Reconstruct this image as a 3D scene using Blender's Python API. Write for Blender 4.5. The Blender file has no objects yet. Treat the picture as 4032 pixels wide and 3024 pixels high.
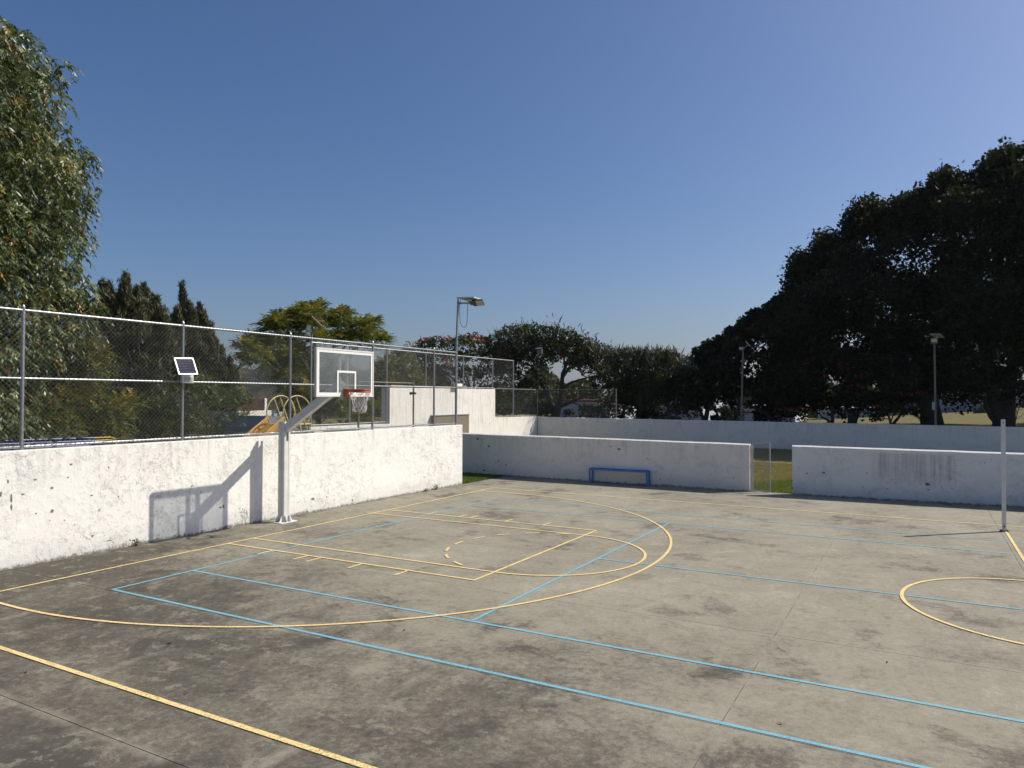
import bpy, math, random
import numpy as np
from mathutils import Vector, Matrix
R = math.radians
sc = bpy.context.scene
col = sc.collection
# ------------------------------------------------------------------ camera
FPX, YAW, PITCH, ROLL = 2859.24, R(-29.3908), R(1.03), R(0.1358)
CAM = Vector((11.6381, -10.9366, 2.8355))
FW = Vector((math.sin(YAW)*math.cos(PITCH), math.cos(YAW)*math.cos(PITCH), math.sin(PITCH)))
RT0 = Vector((math.cos(YAW), -math.sin(YAW), 0)); UP0 = RT0.cross(FW)
RT = RT0*math.cos(ROLL)+UP0*math.sin(ROLL); UP = -RT0*math.sin(ROLL)+UP0*math.cos(ROLL)
cd = bpy.data.cameras.new('camera'); cam = bpy.data.objects.new('camera', cd); col.objects.link(cam)
cd.sensor_width = 36; cd.lens = FPX/4032*36; cd.clip_start = 0.05; cd.clip_end = 6000
m = Matrix((RT, UP, -FW)).transposed().to_4x4(); m.translation = CAM; cam.matrix_world = m
sc.camera = cam
# ------------------------------------------------------------------ light
SUN = Vector((0.77, 0.72, 1.0)).normalized()
sun_el = math.asin(SUN.z); sun_az = math.atan2(SUN.x, SUN.y)
w = bpy.data.worlds.new('World'); sc.world = w; w.use_nodes = True
nt = w.node_tree; nt.nodes.clear()
sky = nt.nodes.new('ShaderNodeTexSky'); sky.sky_type = 'NISHITA'; sky.sun_disc = False
sky.sun_elevation = sun_el; sky.sun_rotation = sun_az
sky.altitude = 300; sky.air_density = 1.0; sky.dust_density = 2.6; sky.ozone_density = 5.0
bg = nt.nodes.new('ShaderNodeBackground'); bg.inputs[1].default_value = 0.081
wo = nt.nodes.new('ShaderNodeOutputWorld')
hs = nt.nodes.new('ShaderNodeHueSaturation'); hs.inputs['Saturation'].default_value = 1.13; hs.inputs['Fac'].default_value = 1.0
tn = nt.nodes.new('ShaderNodeMix'); tn.data_type = 'RGBA'; tn.blend_type = 'MULTIPLY'; tn.inputs[0].default_value = 1.0; tn.inputs[7].default_value = (1.06, 1.03, 1.09, 1)
nt.links.new(sky.outputs[0], hs.inputs['Color']); nt.links.new(hs.outputs[0], tn.inputs[6]); nt.links.new(tn.outputs[2], bg.inputs[0]); nt.links.new(bg.outputs[0], wo.inputs[0])
sl = bpy.data.lights.new('sun', 'SUN'); sl.energy = 4.9; sl.angle = R(0.53); sl.color = (1, 0.935, 0.82)
so = bpy.data.objects.new('sun', sl); col.objects.link(so)
so.rotation_euler = (-SUN).to_track_quat('-Z', 'Y').to_euler(); so.location = (0, 0, 30)
sc.view_settings.view_transform = 'Standard'; sc.view_settings.look = 'None'
sc.view_settings.exposure = 0.18; sc.view_settings.gamma = 1.0
# ------------------------------------------------------------------ helpers
def at(u, v, x=None, y=None, z=None):
    d = FW + RT*((u-2016)/FPX) - UP*((v-1512)/FPX)
    if x is not None: t = (x-CAM.x)/d.x
    elif y is not None: t = (y-CAM.y)/d.y
    else: t = (z-CAM.z)/d.z
    return CAM + d*t
def origin(o):
    v = Vector((0, 0, 0))
    while o is not None: v = v + o.location; o = o.parent
    return v
def tag(o, label=None, cat=None, group=None, kind=None):
    if label: o['label'] = label
    if cat: o['category'] = cat
    if group: o['group'] = group
    if kind: o['kind'] = kind
    return o
def thing(name, label, cat, loc, group=None):
    o = bpy.data.objects.new(name, None); col.objects.link(o); o.location = loc
    o.empty_display_size = 0.2
    return tag(o, label, cat, group)
def mesh_obj(name, V, F, mat, parent=None, smooth=False, tint=None):
    me = bpy.data.meshes.new(name)
    V = np.asarray(V, np.float32).reshape(-1, 3)
    if parent is not None: V = V - np.array(origin(parent), np.float32)
    if isinstance(F, np.ndarray):
        n, k = F.shape
        me.vertices.add(len(V)); me.vertices.foreach_set('co', V.ravel())
        me.loops.add(n*k); me.loops.foreach_set('vertex_index', F.astype(np.int32).ravel())
        me.polygons.add(n); me.polygons.foreach_set('loop_start', np.arange(0, n*k, k, dtype=np.int32))
        me.polygons.foreach_set('loop_total', np.full(n, k, np.int32))
        me.update(calc_edges=True)
    else:
        me.from_pydata(V.tolist(), [], F)
    if smooth: me.polygons.foreach_set('use_smooth', [True]*len(me.polygons))
    if tint is not None:
        a = me.attributes.new('tint', 'FLOAT', 'FACE'); a.data.foreach_set('value', np.asarray(tint, np.float32))
    me.materials.append(mat)
    o = bpy.data.objects.new(name, me); col.objects.link(o)
    if parent is not None: o.parent = parent
    return o
class MB:
    def __init__(s): s.V = []; s.F = []
    def add(s, V, F):
        b = len(s.V); s.V += [tuple(v) for v in V]; s.F += [tuple(b+i for i in f) for f in F]; return s
    def box(s, c, d, ax=None):
        c = Vector(c); X, Y, Z = ax if ax else (Vector((1, 0, 0)), Vector((0, 1, 0)), Vector((0, 0, 1)))
        P = [c+X*(sx*d[0]/2)+Y*(sy*d[1]/2)+Z*(sz*d[2]/2) for sz in (-1, 1) for sx, sy in ((-1, -1), (1, -1), (1, 1), (-1, 1))]
        return s.add(P, [(3, 2, 1, 0), (4, 5, 6, 7), (0, 1, 5, 4), (1, 2, 6, 5), (2, 3, 7, 6), (3, 0, 4, 7)])
    def bb(s, a, b): return s.box([(a[i]+b[i])/2 for i in range(3)], [abs(b[i]-a[i]) for i in range(3)])
    def cbox(s, a, b, c=0.004):   # box with chamfered edges
        lo = [min(a[i], b[i]) for i in range(3)]; hi = [max(a[i], b[i]) for i in range(3)]
        V = []; idx = {}
        for sx in (0, 1):
            for sy in (0, 1):
                for sz in (0, 1):
                    S = (sx, sy, sz)
                    for k in range(3):
                        p = []
                        for i in range(3):
                            full = hi[i] if S[i] else lo[i]
                            p.append(full if i == k else (full-c if S[i] else full+c))
                        idx[(S, k)] = len(V); V.append(p)
        F = []
        for k in range(3):
            a1, a2 = [i for i in range(3) if i != k]
            for sk in (0, 1):
                q = []
                for e1, e2 in ((0, 0), (1, 0), (1, 1), (0, 1)):
                    S = [0]*3; S[k] = sk; S[a1] = e1; S[a2] = e2; q.append(idx[(tuple(S), k)])
                F.append(tuple(q))
        for k in range(3):
            a1, a2 = [i for i in range(3) if i != k]
            for e1 in (0, 1):
                for e2 in (0, 1):
                    S0 = [0]*3; S0[a1] = e1; S0[a2] = e2; S1 = S0[:]; S1[k] = 1
                    S0, S1 = tuple(S0), tuple(S1)
                    F.append((idx[(S0, a1)], idx[(S1, a1)], idx[(S1, a2)], idx[(S0, a2)]))
        for sx in (0, 1):
            for sy in (0, 1):
                for sz in (0, 1): F.append(tuple(idx[((sx, sy, sz), k)] for k in range(3)))
        return s.add(V, F)
    def tube(s, P, r, n=8, cap=True):
        P = [Vector(p) for p in P]; rr = r if isinstance(r, (list, tuple)) else [r]*len(P)
        V = []; F = []; prev = None
        for i, p in enumerate(P):
            t = (P[min(i+1, len(P)-1)]-P[max(i-1, 0)]).normalized()
            if prev is None:
                a = Vector((0, 0, 1)) if abs(t.z) < 0.9 else Vector((1, 0, 0)); e = t.cross(a).normalized()
            else:
                e = (prev - t*prev.dot(t)).normalized()
            prev = e; f = t.cross(e)
            for k in range(n):
                an = 2*math.pi*k/n; V.append(p+(e*math.cos(an)+f*math.sin(an))*rr[i])
        for i in range(len(P)-1):
            for k in range(n): F.append((i*n+k, i*n+(k+1) % n, (i+1)*n+(k+1) % n, (i+1)*n+k))
        if cap: F.append(tuple(range(n-1, -1, -1))); F.append(tuple((len(P)-1)*n+k for k in range(n)))
        return s.add(V, F)
    def poly(s, P): return s.add(P, [tuple(range(len(P)))])
    def prism(s, P, off):
        off = Vector(off); n = len(P); P = [Vector(p) for p in P]
        return s.add(P+[p+off for p in P], [tuple(range(n-1, -1, -1)), tuple(range(n, 2*n))]+[(i, (i+1) % n, n+(i+1) % n, n+i) for i in range(n)])
    def build(s, name, mat, parent=None, smooth=False):
        o = mesh_obj(name, s.V, s.F, mat, parent, smooth)
        if smooth:
            try: o.data.set_sharp_from_angle(angle=R(40))
            except Exception: pass
        return o
# ------------------------------------------------------------------ materials
class NT:
    def __init__(s, name):
        s.m = bpy.data.materials.new(name); s.m.use_nodes = True; s.t = s.m.node_tree; s.t.nodes.clear()
        s.out = s.n('OutputMaterial'); s.b = s.n('BsdfPrincipled'); s.l(s.b.outputs[0], s.out.inputs[0])
        s.pos = s.n('NewGeometry').outputs['Position']
    def n(s, t): return s.t.nodes.new('ShaderNode'+t)
    def l(s, a, b): s.t.links.new(a, b)
    def noise(s, scale, detail=4, rough=0.55, dist=0, vec=None, stretch=None):
        n = s.n('TexNoise'); n.inputs['Scale'].default_value = scale; n.inputs['Detail'].default_value = detail
        n.inputs['Roughness'].default_value = rough; n.inputs['Distortion'].default_value = dist
        v = vec or s.pos
        if stretch:
            mp = s.n('Mapping'); mp.inputs['Scale'].default_value = stretch; s.l(v, mp.inputs[0]); v = mp.outputs[0]
        s.l(v, n.inputs['Vector']); return n.outputs['Fac']
    def mth(s, op, a, b=None, clamp=False):
        n = s.n('Math'); n.operation = op; n.use_clamp = clamp
        for i, x in enumerate((a, b)):
            if x is None: continue
            if isinstance(x, (int, float)): n.inputs[i].default_value = x
            else: s.l(x, n.inputs[i])
        return n.outputs[0]
    def rng(s, x, a, b, c=0.0, d=1.0, smooth=False):
        n = s.n('MapRange'); n.clamp = True
        if smooth: n.interpolation_type = 'SMOOTHSTEP'
        s.l(x, n.inputs[0])
        for i, q in enumerate((a, b, c, d)): n.inputs[i+1].default_value = q
        return n.outputs[0]
    def mix(s, f, a, b, blend='MIX'):
        n = s.n('Mix'); n.data_type = 'RGBA'; n.blend_type = blend
        for sock, x in ((n.inputs[0], f), (n.inputs[6], a), (n.inputs[7], b)):
            if isinstance(x, (int, float)): sock.default_value = x
            elif isinstance(x, tuple): sock.default_value = (x[0], x[1], x[2], 1)
            else: s.l(x, sock)
        return n.outputs[2]
    def ramp(s, f, stops):
        n = s.n('ValToRGB'); s.l(f, n.inputs[0]); e = n.color_ramp.elements
        while len(e) < len(stops): e.new(0.5)
        for i, (p, c) in enumerate(stops): e[i].position = p; e[i].color = (c[0], c[1], c[2], 1)
        return n.outputs[0]
    def bump(s, h, strength, dist, nrm=None):
        n = s.n('Bump'); n.inputs['Strength'].default_value = strength; n.inputs['Distance'].default_value = dist
        s.l(h, n.inputs['Height'])
        if nrm: s.l(nrm, n.inputs['Normal'])
        s.l(n.outputs[0], s.b.inputs['Normal']); return n.outputs[0]
    def xyz(s):
        n = s.n('SeparateXYZ'); s.l(s.pos, n.inputs[0]); return n.outputs
    def done(s, c=None, rough=0.8, metal=0.0, spec=0.5):
        if c is not None:
            if isinstance(c, tuple): s.b.inputs['Base Color'].default_value = (c[0], c[1], c[2], 1)
            else: s.l(c, s.b.inputs['Base Color'])
        if isinstance(rough, (int, float)): s.b.inputs['Roughness'].default_value = rough
        else: s.l(rough, s.b.inputs['Roughness'])
        s.b.inputs['Metallic'].default_value = metal; s.b.inputs['Specular IOR Level'].default_value = spec
        return s.m
def simple(name, c, rough=0.6, metal=0.0, var=0.12, scale=9.0, bump=0.0):
    t = NT(name); f = t.noise(scale, 5, 0.6)
    k = tuple(x*(1-var) for x in c); k2 = tuple(min(1, x*(1+var)) for x in c)
    cc = t.ramp(f, [(0.3, k), (0.7, k2)])
    if bump: t.bump(f, bump, 0.01)
    return t.done(cc, rough, metal)
def wall_paint(name, base=(0.82, 0.805, 0.755), peel=1.0, chips=1.0, top=None, stain=None):
    t = NT(name); X, Y, Z = t.xyz()
    soft = t.noise(1.3, 5, 0.6)
    c = t.mix(t.rng(soft, 0.35, 0.7), tuple(x*0.94 for x in base), base)
    # paint layers: irregular flaked islands of three sizes, each with a raised edge
    n1 = t.noise(3.1, 11, 0.66, 0.25); n2 = t.noise(7.3, 10, 0.66, 0.2); n3 = t.noise(16, 8, 0.66)
    i1 = t.rng(n1, 0.545, 0.556); i2 = t.rng(n2, 0.565, 0.578); i3 = t.rng(n3, 0.60, 0.62)
    terr = t.mth('ADD', t.mth('MULTIPLY', i1, 0.5), t.mth('ADD', t.mth('MULTIPLY', i2, 0.4), t.mth('MULTIPLY', i3, 0.25)))
    e1 = t.mth('MULTIPLY', t.rng(n1, 0.530, 0.546), t.rng(n1, 0.548, 0.552, 1, 0)); e2 = t.mth('MULTIPLY', t.rng(n2, 0.545, 0.565), t.rng(n2, 0.568, 0.574, 1, 0))
    where = t.rng(t.noise(0.8, 4, 0.6), 0.40, 0.60, 0.15, 1)
    line = t.mth('MULTIPLY', t.mth('MAXIMUM', e1, e2), t.mth('MULTIPLY', where, t.rng(t.noise(4.1, 5, 0.6), 0.50, 0.60)))
    c = t.mix(t.mth('MULTIPLY', line, 0.13*peel), c, tuple(x*0.45 for x in base))  # crescent shadows under the flake edges drawn as dark lines in the colour
    # hairline cracks
    vo = t.n('TexVoronoi'); vo.feature = 'DISTANCE_TO_EDGE'; vo.inputs['Scale'].default_value = 2.3
    nv = t.n('TexNoise'); nv.inputs['Scale'].default_value = 3.0; nv.inputs['Detail'].default_value = 6; t.l(t.pos, nv.inputs['Vector'])
    va = t.n('VectorMath'); va.operation = 'MULTIPLY_ADD'; t.l(nv.outputs['Color'], va.inputs[0]); va.inputs[1].default_value = (0.55, 0.55, 0.55); t.l(t.pos, va.inputs[2]); t.l(va.outputs[0], vo.inputs['Vector'])
    crk = t.mth('MULTIPLY', t.rng(vo.outputs['Distance'], 0.0, 0.016, 1, 0), t.rng(t.noise(0.7, 3, 0.5), 0.56, 0.64))
    c = t.mix(t.mth('MULTIPLY', crk, 0.5), c, tuple(x*0.35 for x in base))
    # chipped spots down to the render
    ch = t.mth('MULTIPLY', t.rng(t.noise(7.5, 7, 0.66, 0.4), 0.665, 0.69), t.rng(t.noise(0.8, 3, 0.5), 0.45, 0.55))
    if chips: c = t.mix(t.mth('MULTIPLY', ch, chips), c, (0.15, 0.145, 0.135))
    fine = t.rng(t.noise(26, 6, 0.7), 0.70, 0.74)
    fine = t.mth('MULTIPLY', fine, t.rng(t.noise(0.75, 4, 0.6), 0.42, 0.62)); c = t.mix(t.mth('MULTIPLY', fine, 0.45*chips), c, (0.22, 0.21, 0.19))
    # grey rubbed patches
    pa = t.mth('MULTIPLY', t.rng(t.noise(1.9, 8, 0.62, 1.0), 0.55, 0.60), 0.22)
    c = t.mix(pa, c, tuple(x*0.62 for x in base))
    if top:   # dribbles under the top edge
        dr = t.noise(1.0, 6, 0.65, 0, None, (7.0, 7.0, 0.5)); ln = t.mth('MULTIPLY', t.noise(2.5, 3, 0.5), 1.3)
        dm = t.rng(t.mth('SUBTRACT', top, Z), 0.0, 0.75, 1, 0); dm = t.mth('MULTIPLY', dm, t.rng(dr, 0.50, 0.72, 0, 0.55))
        c = t.mix(dm, c, tuple(x*0.45 for x in base))
    # dirt and lost paint at the foot
    g = t.mth('SUBTRACT', Z, t.mth('MULTIPLY', t.rng(t.noise(7, 12, 0.85), 0.35, 0.72), 0.10+0.06*peel))
    c = t.mix(t.rng(g, -0.045, 0.0, 1, 0), c, (0.085, 0.075, 0.062))
    g2 = t.mth('SUBTRACT', Z, t.mth('MULTIPLY', t.noise(3.2, 7, 0.7), 0.55))
    c = t.mix(t.mth('MULTIPLY', t.rng(g2, -0.2, 0.12, 1, 0), 0.35), c, tuple(x*0.55 for x in base))
    if stain:
        x0, x1, z0, z1 = stain
        st = t.noise(1.0, 5, 0.6, 0, None, (9.0, 9.0, 0.35))
        mk = t.mth('MULTIPLY', t.rng(X, x0, x0+0.25), t.rng(X, x1-0.05, x1, 1, 0))
        mk = t.mth('MULTIPLY', mk, t.mth('MULTIPLY', t.rng(Z, z0, z0+0.35), t.rng(Z, z1-0.02, z1+0.02, 1, 0)))
        c = t.mix(t.mth('MULTIPLY', mk, t.rng(st, 0.42, 0.72, 0.08, 0.62)), c, (0.20, 0.20, 0.195))
    h = t.mth('ADD', t.mth('MULTIPLY', t.mth('MULTIPLY', terr, t.rng(t.noise(0.9, 4, 0.6), 0.40, 0.62, 0.05, 1.0)), 0.85*peel), t.mth('ADD', t.mth('MULTIPLY', t.noise(42, 5, 0.65), 0.10), t.mth('MULTIPLY', n2, 0.42)))
    t.bump(h, 0.75, 0.03)
    return t.done(c, 0.92, 0, 0.25)
M = {}
M['wall'] = wall_paint('peeling_white_paint', top=1.93)
M['wall_far'] = wall_paint('weathered_white_paint', (0.82, 0.78, 0.71), 0.6, 0.85, top=1.48)
M['wall_stain'] = wall_paint('stained_white_paint', (0.78, 0.765, 0.73), 0.55, 0.85, stain=(10.3, 12.45, 0.42, 1.30))
M['wall_smooth'] = wall_paint('plain_white_render', (0.78, 0.765, 0.72), 0.35, 0.15, top=1.5)
M['tan'] = simple('tan_render', (0.19, 0.165, 0.125), 0.9, 0, 0.12, 3)
M['grey_render'] = simple('grey_render', (0.20, 0.205, 0.205), 0.9, 0, 0.15, 2)
M['house'] = simple('shade_toned_house_wall', (0.40, 0.42, 0.47), 0.85, 0, 0.1, 1.5); M['housew'] = simple('house_white', (0.66, 0.64, 0.56), 0.85, 0, 0.1, 1.5)  # far white walls first, with their tree shade put into the blue-grey
M['rust'] = simple('brown_brick_render', (0.055, 0.022, 0.012), 0.9, 0, 0.6, 2.5)
M['dark'] = simple('dark_opening', (0.03, 0.032, 0.035), 0.4)
M['glasswin'] = simple('window_glass', (0.03, 0.035, 0.04), 0.08)
M['redtrim'] = simple('red_roof_trim', (0.20, 0.035, 0.025), 0.7)
def galv():
    t = NT('galvanised_steel'); f = t.noise(18, 6, 0.65); g = t.noise(2.5, 4, 0.6)
    c = t.mix(f, (0.30, 0.315, 0.33), (0.50, 0.51, 0.52)); c = t.mix(t.rng(g, 0.55, 0.75, 0, 0.5), c, (0.25, 0.24, 0.22))
    return t.done(c, t.rng(f, 0.3, 0.7, 0.32, 0.5), 0.75)
M['galv'] = galv()
M['wire'] = simple('chain_link_wire', (0.13, 0.135, 0.13), 0.6, 0.2, 0.2)
M['silver'] = simple('silver_paint', (0.42, 0.42, 0.40), 0.45, 0.4, 0.25, 14)
M['polegrey'] = simple('weathered_pole', (0.20, 0.19, 0.16), 0.6, 0.3, 0.3, 12)
def white_steel():
    t = NT('white_painted_steel'); f = t.noise(5, 6, 0.65); g = t.noise(22, 6, 0.7)
    c = t.mix(t.rng(f, 0.4, 0.7), (0.60, 0.60, 0.575), (0.72, 0.715, 0.69))
    c = t.mix(t.rng(g, 0.70, 0.76), c, (0.30, 0.24, 0.18)); t.bump(g, 0.08, 0.005)
    return t.done(c, 0.42)
M['wsteel'] = white_steel()
M['wboard'] = simple('board_white', (0.80, 0.79, 0.75), 0.45, 0, 0.05, 12)
M['orange'] = simple('rim_orange', (0.40, 0.085, 0.035), 0.55, 0.1, 0.3, 30)
M['net'] = simple('net_cord', (0.72, 0.70, 0.69), 0.9)
M['blue'] = simple('blue_paint', (0.03, 0.17, 0.50), 0.42, 0, 0.2, 16)
M['navy'] = simple('navy_paint', (0.010, 0.035, 0.15), 0.4, 0, 0.2, 9)
M['yellow'] = simple('yellow_paint', (0.55, 0.36, 0.08), 0.5, 0, 0.2, 9)
M['slide'] = simple('slide_yellow', (0.48, 0.26, 0.05), 0.5, 0, 0.2, 5)
M['cream'] = simple('cream_tube', (0.52, 0.43, 0.19), 0.5, 0, 0.15, 9)
M['cable'] = simple('black_cable', (0.03, 0.04, 0.05), 0.5)
M['panelback'] = simple('panel_back', (0.42, 0.42, 0.40), 0.5)
M['alu'] = simple('aluminium_frame', (0.75, 0.76, 0.76), 0.4, 0.3, 0.05)
M['lens'] = simple('lamp_lens', (0.55, 0.55, 0.44), 0.25, 0, 0.06, 30)
M['lamphouse'] = simple('lamp_housing', (0.10, 0.105, 0.11), 0.5, 0.2)
M['redink'] = simple('faded_red_ink', (0.50, 0.16, 0.12), 0.6, 0, 0.3, 60)
M['rub'] = simple('bare_render', (0.16, 0.155, 0.145), 0.95, 0, 0.35, 40)
M['carpaint'] = simple('car_green', (0.02, 0.07, 0.05), 0.25)
M['bluebin'] = simple('blue_plastic', (0.03, 0.10, 0.30), 0.4)
def cells():
    t = NT('solar_cells'); f = t.noise(7, 4, 0.6)
    return t.done(t.mix(f, (0.005, 0.007, 0.03), (0.012, 0.014, 0.05)), 0.10, 0, 0.2)
M['cell'] = cells()
M['cellback'] = simple('cells_seen_through_back', (0.10, 0.105, 0.11), 0.5); M['backsheet'] = simple('panel_back_sheet', (0.34, 0.34, 0.33), 0.5)
M['ochre'] = simple('ochre_soil', (0.20, 0.14, 0.09), 0.9)
def glass():
    t = NT('dusty_glass'); f = t.noise(5, 8, 0.68, 0.6)
    t.b.inputs['Base Color'].default_value = (0.17, 0.205, 0.225, 1); t.b.inputs['Roughness'].default_value = 0.5
    tr = t.n('BsdfTransparent'); tr.inputs[0].default_value = (0.90, 0.93, 0.93, 1); mx = t.n('MixShader')
    t.l(t.rng(f, 0.3, 0.7, 0.20, 0.42), mx.inputs[0]); t.l(tr.outputs[0], mx.inputs[1]); t.l(t.b.outputs[0], mx.inputs[2])
    gl = t.n('BsdfGlossy'); gl.inputs['Roughness'].default_value = 0.08; m2 = t.n('MixShader'); m2.inputs[0].default_value = 0.07
    t.l(mx.outputs[0], m2.inputs[1]); t.l(gl.outputs[0], m2.inputs[2]); t.l(m2.outputs[0], t.out.inputs[0])
    return t.m
M['glass'] = glass()
XJ = [-1.36, 1.45, 4.27, 7.21, 10.10, 13.09, 16.0, 18.9, 21.8, 24.7, 27.6]
YJ = [-18.0, -15.4, -12.75, -10.0, -7.27, -4.53, -1.77, 0.96, 3.71, 6.43, 9.12, 11.69]
def concrete():
    t = NT('stained_concrete'); X, Y, Z = t.xyz()
    big = t.noise(0.38, 4, 0.5, 0.6); mid = t.noise(2.3, 14, 0.86, 0.2); fine = t.noise(14, 10, 0.85); grit = t.noise(90, 6, 0.8)
    blot = t.noise(4.5, 12, 0.85, 0.2)
    s = t.mth('ADD', t.mth('MULTIPLY', big, 0.55), t.mth('ADD', t.mth('MULTIPLY', mid, 1.0), t.mth('MULTIPLY', fine, 0.9)))
    s = t.mth('SUBTRACT', s, 0.165)
    # worn, cleaner middle of the key; dirtier edges by the wall and the near side
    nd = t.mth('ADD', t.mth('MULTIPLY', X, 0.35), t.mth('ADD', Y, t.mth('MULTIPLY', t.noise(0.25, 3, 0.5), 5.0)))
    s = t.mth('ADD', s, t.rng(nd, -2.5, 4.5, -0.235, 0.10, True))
    pat = t.noise(0.85, 9, 0.7, 0.4); s = t.mth('SUBTRACT', s, t.rng(pat, 0.36, 0.47, 0.20, 0.0, True)); s = t.mth('ADD', s, t.rng(pat, 0.56, 0.66, 0.0, 0.10, True))
    # pale crust along the slab joints
    def jd(C, L):
        d = None
        for q in L:
            e_ = t.mth('ABSOLUTE', t.mth('SUBTRACT', C, q)); d = e_ if d is None else t.mth('MINIMUM', d, e_)
        return d
    dj = t.mth('MINIMUM', jd(X, XJ[1:8]), jd(Y, YJ[3:11]))
    halo = t.mth('MULTIPLY', t.rng(dj, 0.01, 0.10, 1, 0), t.rng(t.noise(1.7, 8, 0.75), 0.44, 0.60))
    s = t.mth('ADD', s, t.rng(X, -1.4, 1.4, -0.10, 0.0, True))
    c = t.ramp(t.rng(s, 0.72, 1.42), [(0.0, (0.070, 0.063, 0.049)), (0.12, (0.095, 0.085, 0.066)), (0.28, (0.145, 0.132, 0.101)), (0.52, (0.262, 0.241, 0.182)), (0.75, (0.325, 0.300, 0.228)), (1.0, (0.42, 0.387, 0.295))])
    c = t.mix(t.rng(blot, 0.56, 0.66, 0, 0.45), c, (0.40, 0.36, 0.285))
    c = t.mix(t.rng(blot, 0.36, 0.44, 0.5, 0), c, (0.085, 0.078, 0.07))
    c = t.mix(t.rng(fine, 0.60, 0.70, 0, 0.35), c, (0.42, 0.375, 0.30))
    isl = t.noise(2.6, 14, 0.78, 0.15); isl2 = t.noise(6.5, 12, 0.8, 0.1)
    isl3 = t.noise(15, 10, 0.8, 0.1)
    c = t.mix(t.rng(isl3, 0.60, 0.62, 0, 0.40), c, (0.33, 0.305, 0.235)); c = t.mix(t.rng(isl3, 0.385, 0.40, 0.40, 0), c, (0.075, 0.068, 0.055))
    c = t.mix(t.rng(isl, 0.56, 0.575, 0, 0.50), c, (0.31, 0.29, 0.225)); c = t.mix(t.rng(isl2, 0.60, 0.62, 0, 0.45), c, (0.36, 0.335, 0.26))
    c = t.mix(t.rng(isl2, 0.385, 0.40, 0.40, 0), c, (0.085, 0.077, 0.064)); c = t.mix(t.mth('MULTIPLY', halo, 0.55), c, (0.34, 0.32, 0.255))
    c = t.mix(t.rng(grit, 0.40, 0.56, 0.34, 0.0), c, (0.07, 0.065, 0.055))
    c = t.mix(t.rng(t.noise(26, 10, 0.85), 0.54, 0.60, 0.0, 0.22), c, (0.09, 0.08, 0.068))
    c = t.mix(t.rng(t.noise(31, 4, 0.6), 0.73, 0.76, 0, 0.6), c, (0.05, 0.045, 0.04))
    t.bump(t.mth('ADD', t.mth('MULTIPLY', fine, 0.5), t.mth('MULTIPLY', grit, 0.6)), 0.35, 0.008)
    return t.done(c, 0.88, 0, 0.3)
M['concrete'] = concrete()
def joint_mat():
    t = NT('joint_dirt'); f = t.noise(2.2, 8, 0.75)
    return t.done(t.ramp(f, [(0.36, (0.03, 0.027, 0.022)), (0.46, (0.10, 0.09, 0.07)), (0.56, (0.34, 0.31, 0.25))]), 0.95)
M['joint'] = joint_mat()
def court_paint(name, a, b, wear):
    t = NT(name); f = t.noise(2.2, 5, 0.6); g = t.noise(48, 10, 0.82, 0.3); h = t.noise(3, 7, 0.75)
    c = t.mix(f, a, b); c = t.mix(t.rng(t.noise(60, 5, 0.7), 0.5, 0.75, 0, 0.35), c, tuple(x*0.6 for x in a))
    t.done(c, 0.8, 0, 0.3)
    tr = t.n('BsdfTransparent'); mx = t.n('MixShader')
    t.l(t.mth('MULTIPLY', t.rng(g, 0.50, 0.58, 0.05, 1), t.rng(h, 0.38, 0.62, wear*0.25, wear)), mx.inputs[0])
    t.l(t.b.outputs[0], mx.inputs[1]); t.l(tr.outputs[0], mx.inputs[2]); t.l(mx.outputs[0], t.out.inputs[0])
    return t.m
M['lineY'] = court_paint('yellow_line_paint', (0.80, 0.57, 0.22), (0.86, 0.68, 0.34), 0.85)
M['lineB'] = court_paint('blue_line_paint', (0.16, 0.40, 0.51), (0.22, 0.46, 0.55), 0.6)
def lawn(name, a, b, c2):
    t = NT(name); f = t.noise(0.35, 6, 0.65, 0.6); g = t.noise(9, 8, 0.75, 0, None, (1, 3, 1)); h = t.noise(55, 5, 0.7)
    X, Y, Z = t.xyz(); yy = t.mth('ADD', Y, t.mth('MULTIPLY', f, 3.0))
    c = t.mix(t.mth('MULTIPLY', t.rng(yy, 14.6, 17.0), t.rng(f, 0.30, 0.5, 0.6, 1.0)), a, b); c = t.mix(t.rng(g, 0.42, 0.66, 0, 0.6), c, c2)
    c = t.mix(t.rng(h, 0.35, 0.6, 0.5, 0), c, tuple(x*0.35 for x in a)); t.bump(g, 0.8, 0.05)
    return t.done(c, 0.95, 0, 0.2)
M['lawn'] = lawn('dry_lawn', (0.13, 0.165, 0.03), (0.24, 0.195, 0.085), (0.27, 0.23, 0.10))
M['field'] = lawn('field_grass', (0.10, 0.10, 0.028), (0.165, 0.14, 0.05), (0.19, 0.16, 0.065))
def terrain_mat():
    t = NT('terrain_scrub'); f = t.noise(0.02, 8, 0.7, 0.5); g = t.noise(0.11, 6, 0.7)
    c = t.mix(t.rng(f, 0.42, 0.6), (0.030, 0.038, 0.022), (0.12, 0.095, 0.06))
    c = t.mix(t.rng(g, 0.45, 0.6, 0.7, 0), c, (0.018, 0.024, 0.014)); t.bump(g, 1.0, 4.0)
    return t.done(c, 1.0, 0, 0.0)
M['terrain'] = terrain_mat()
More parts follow.
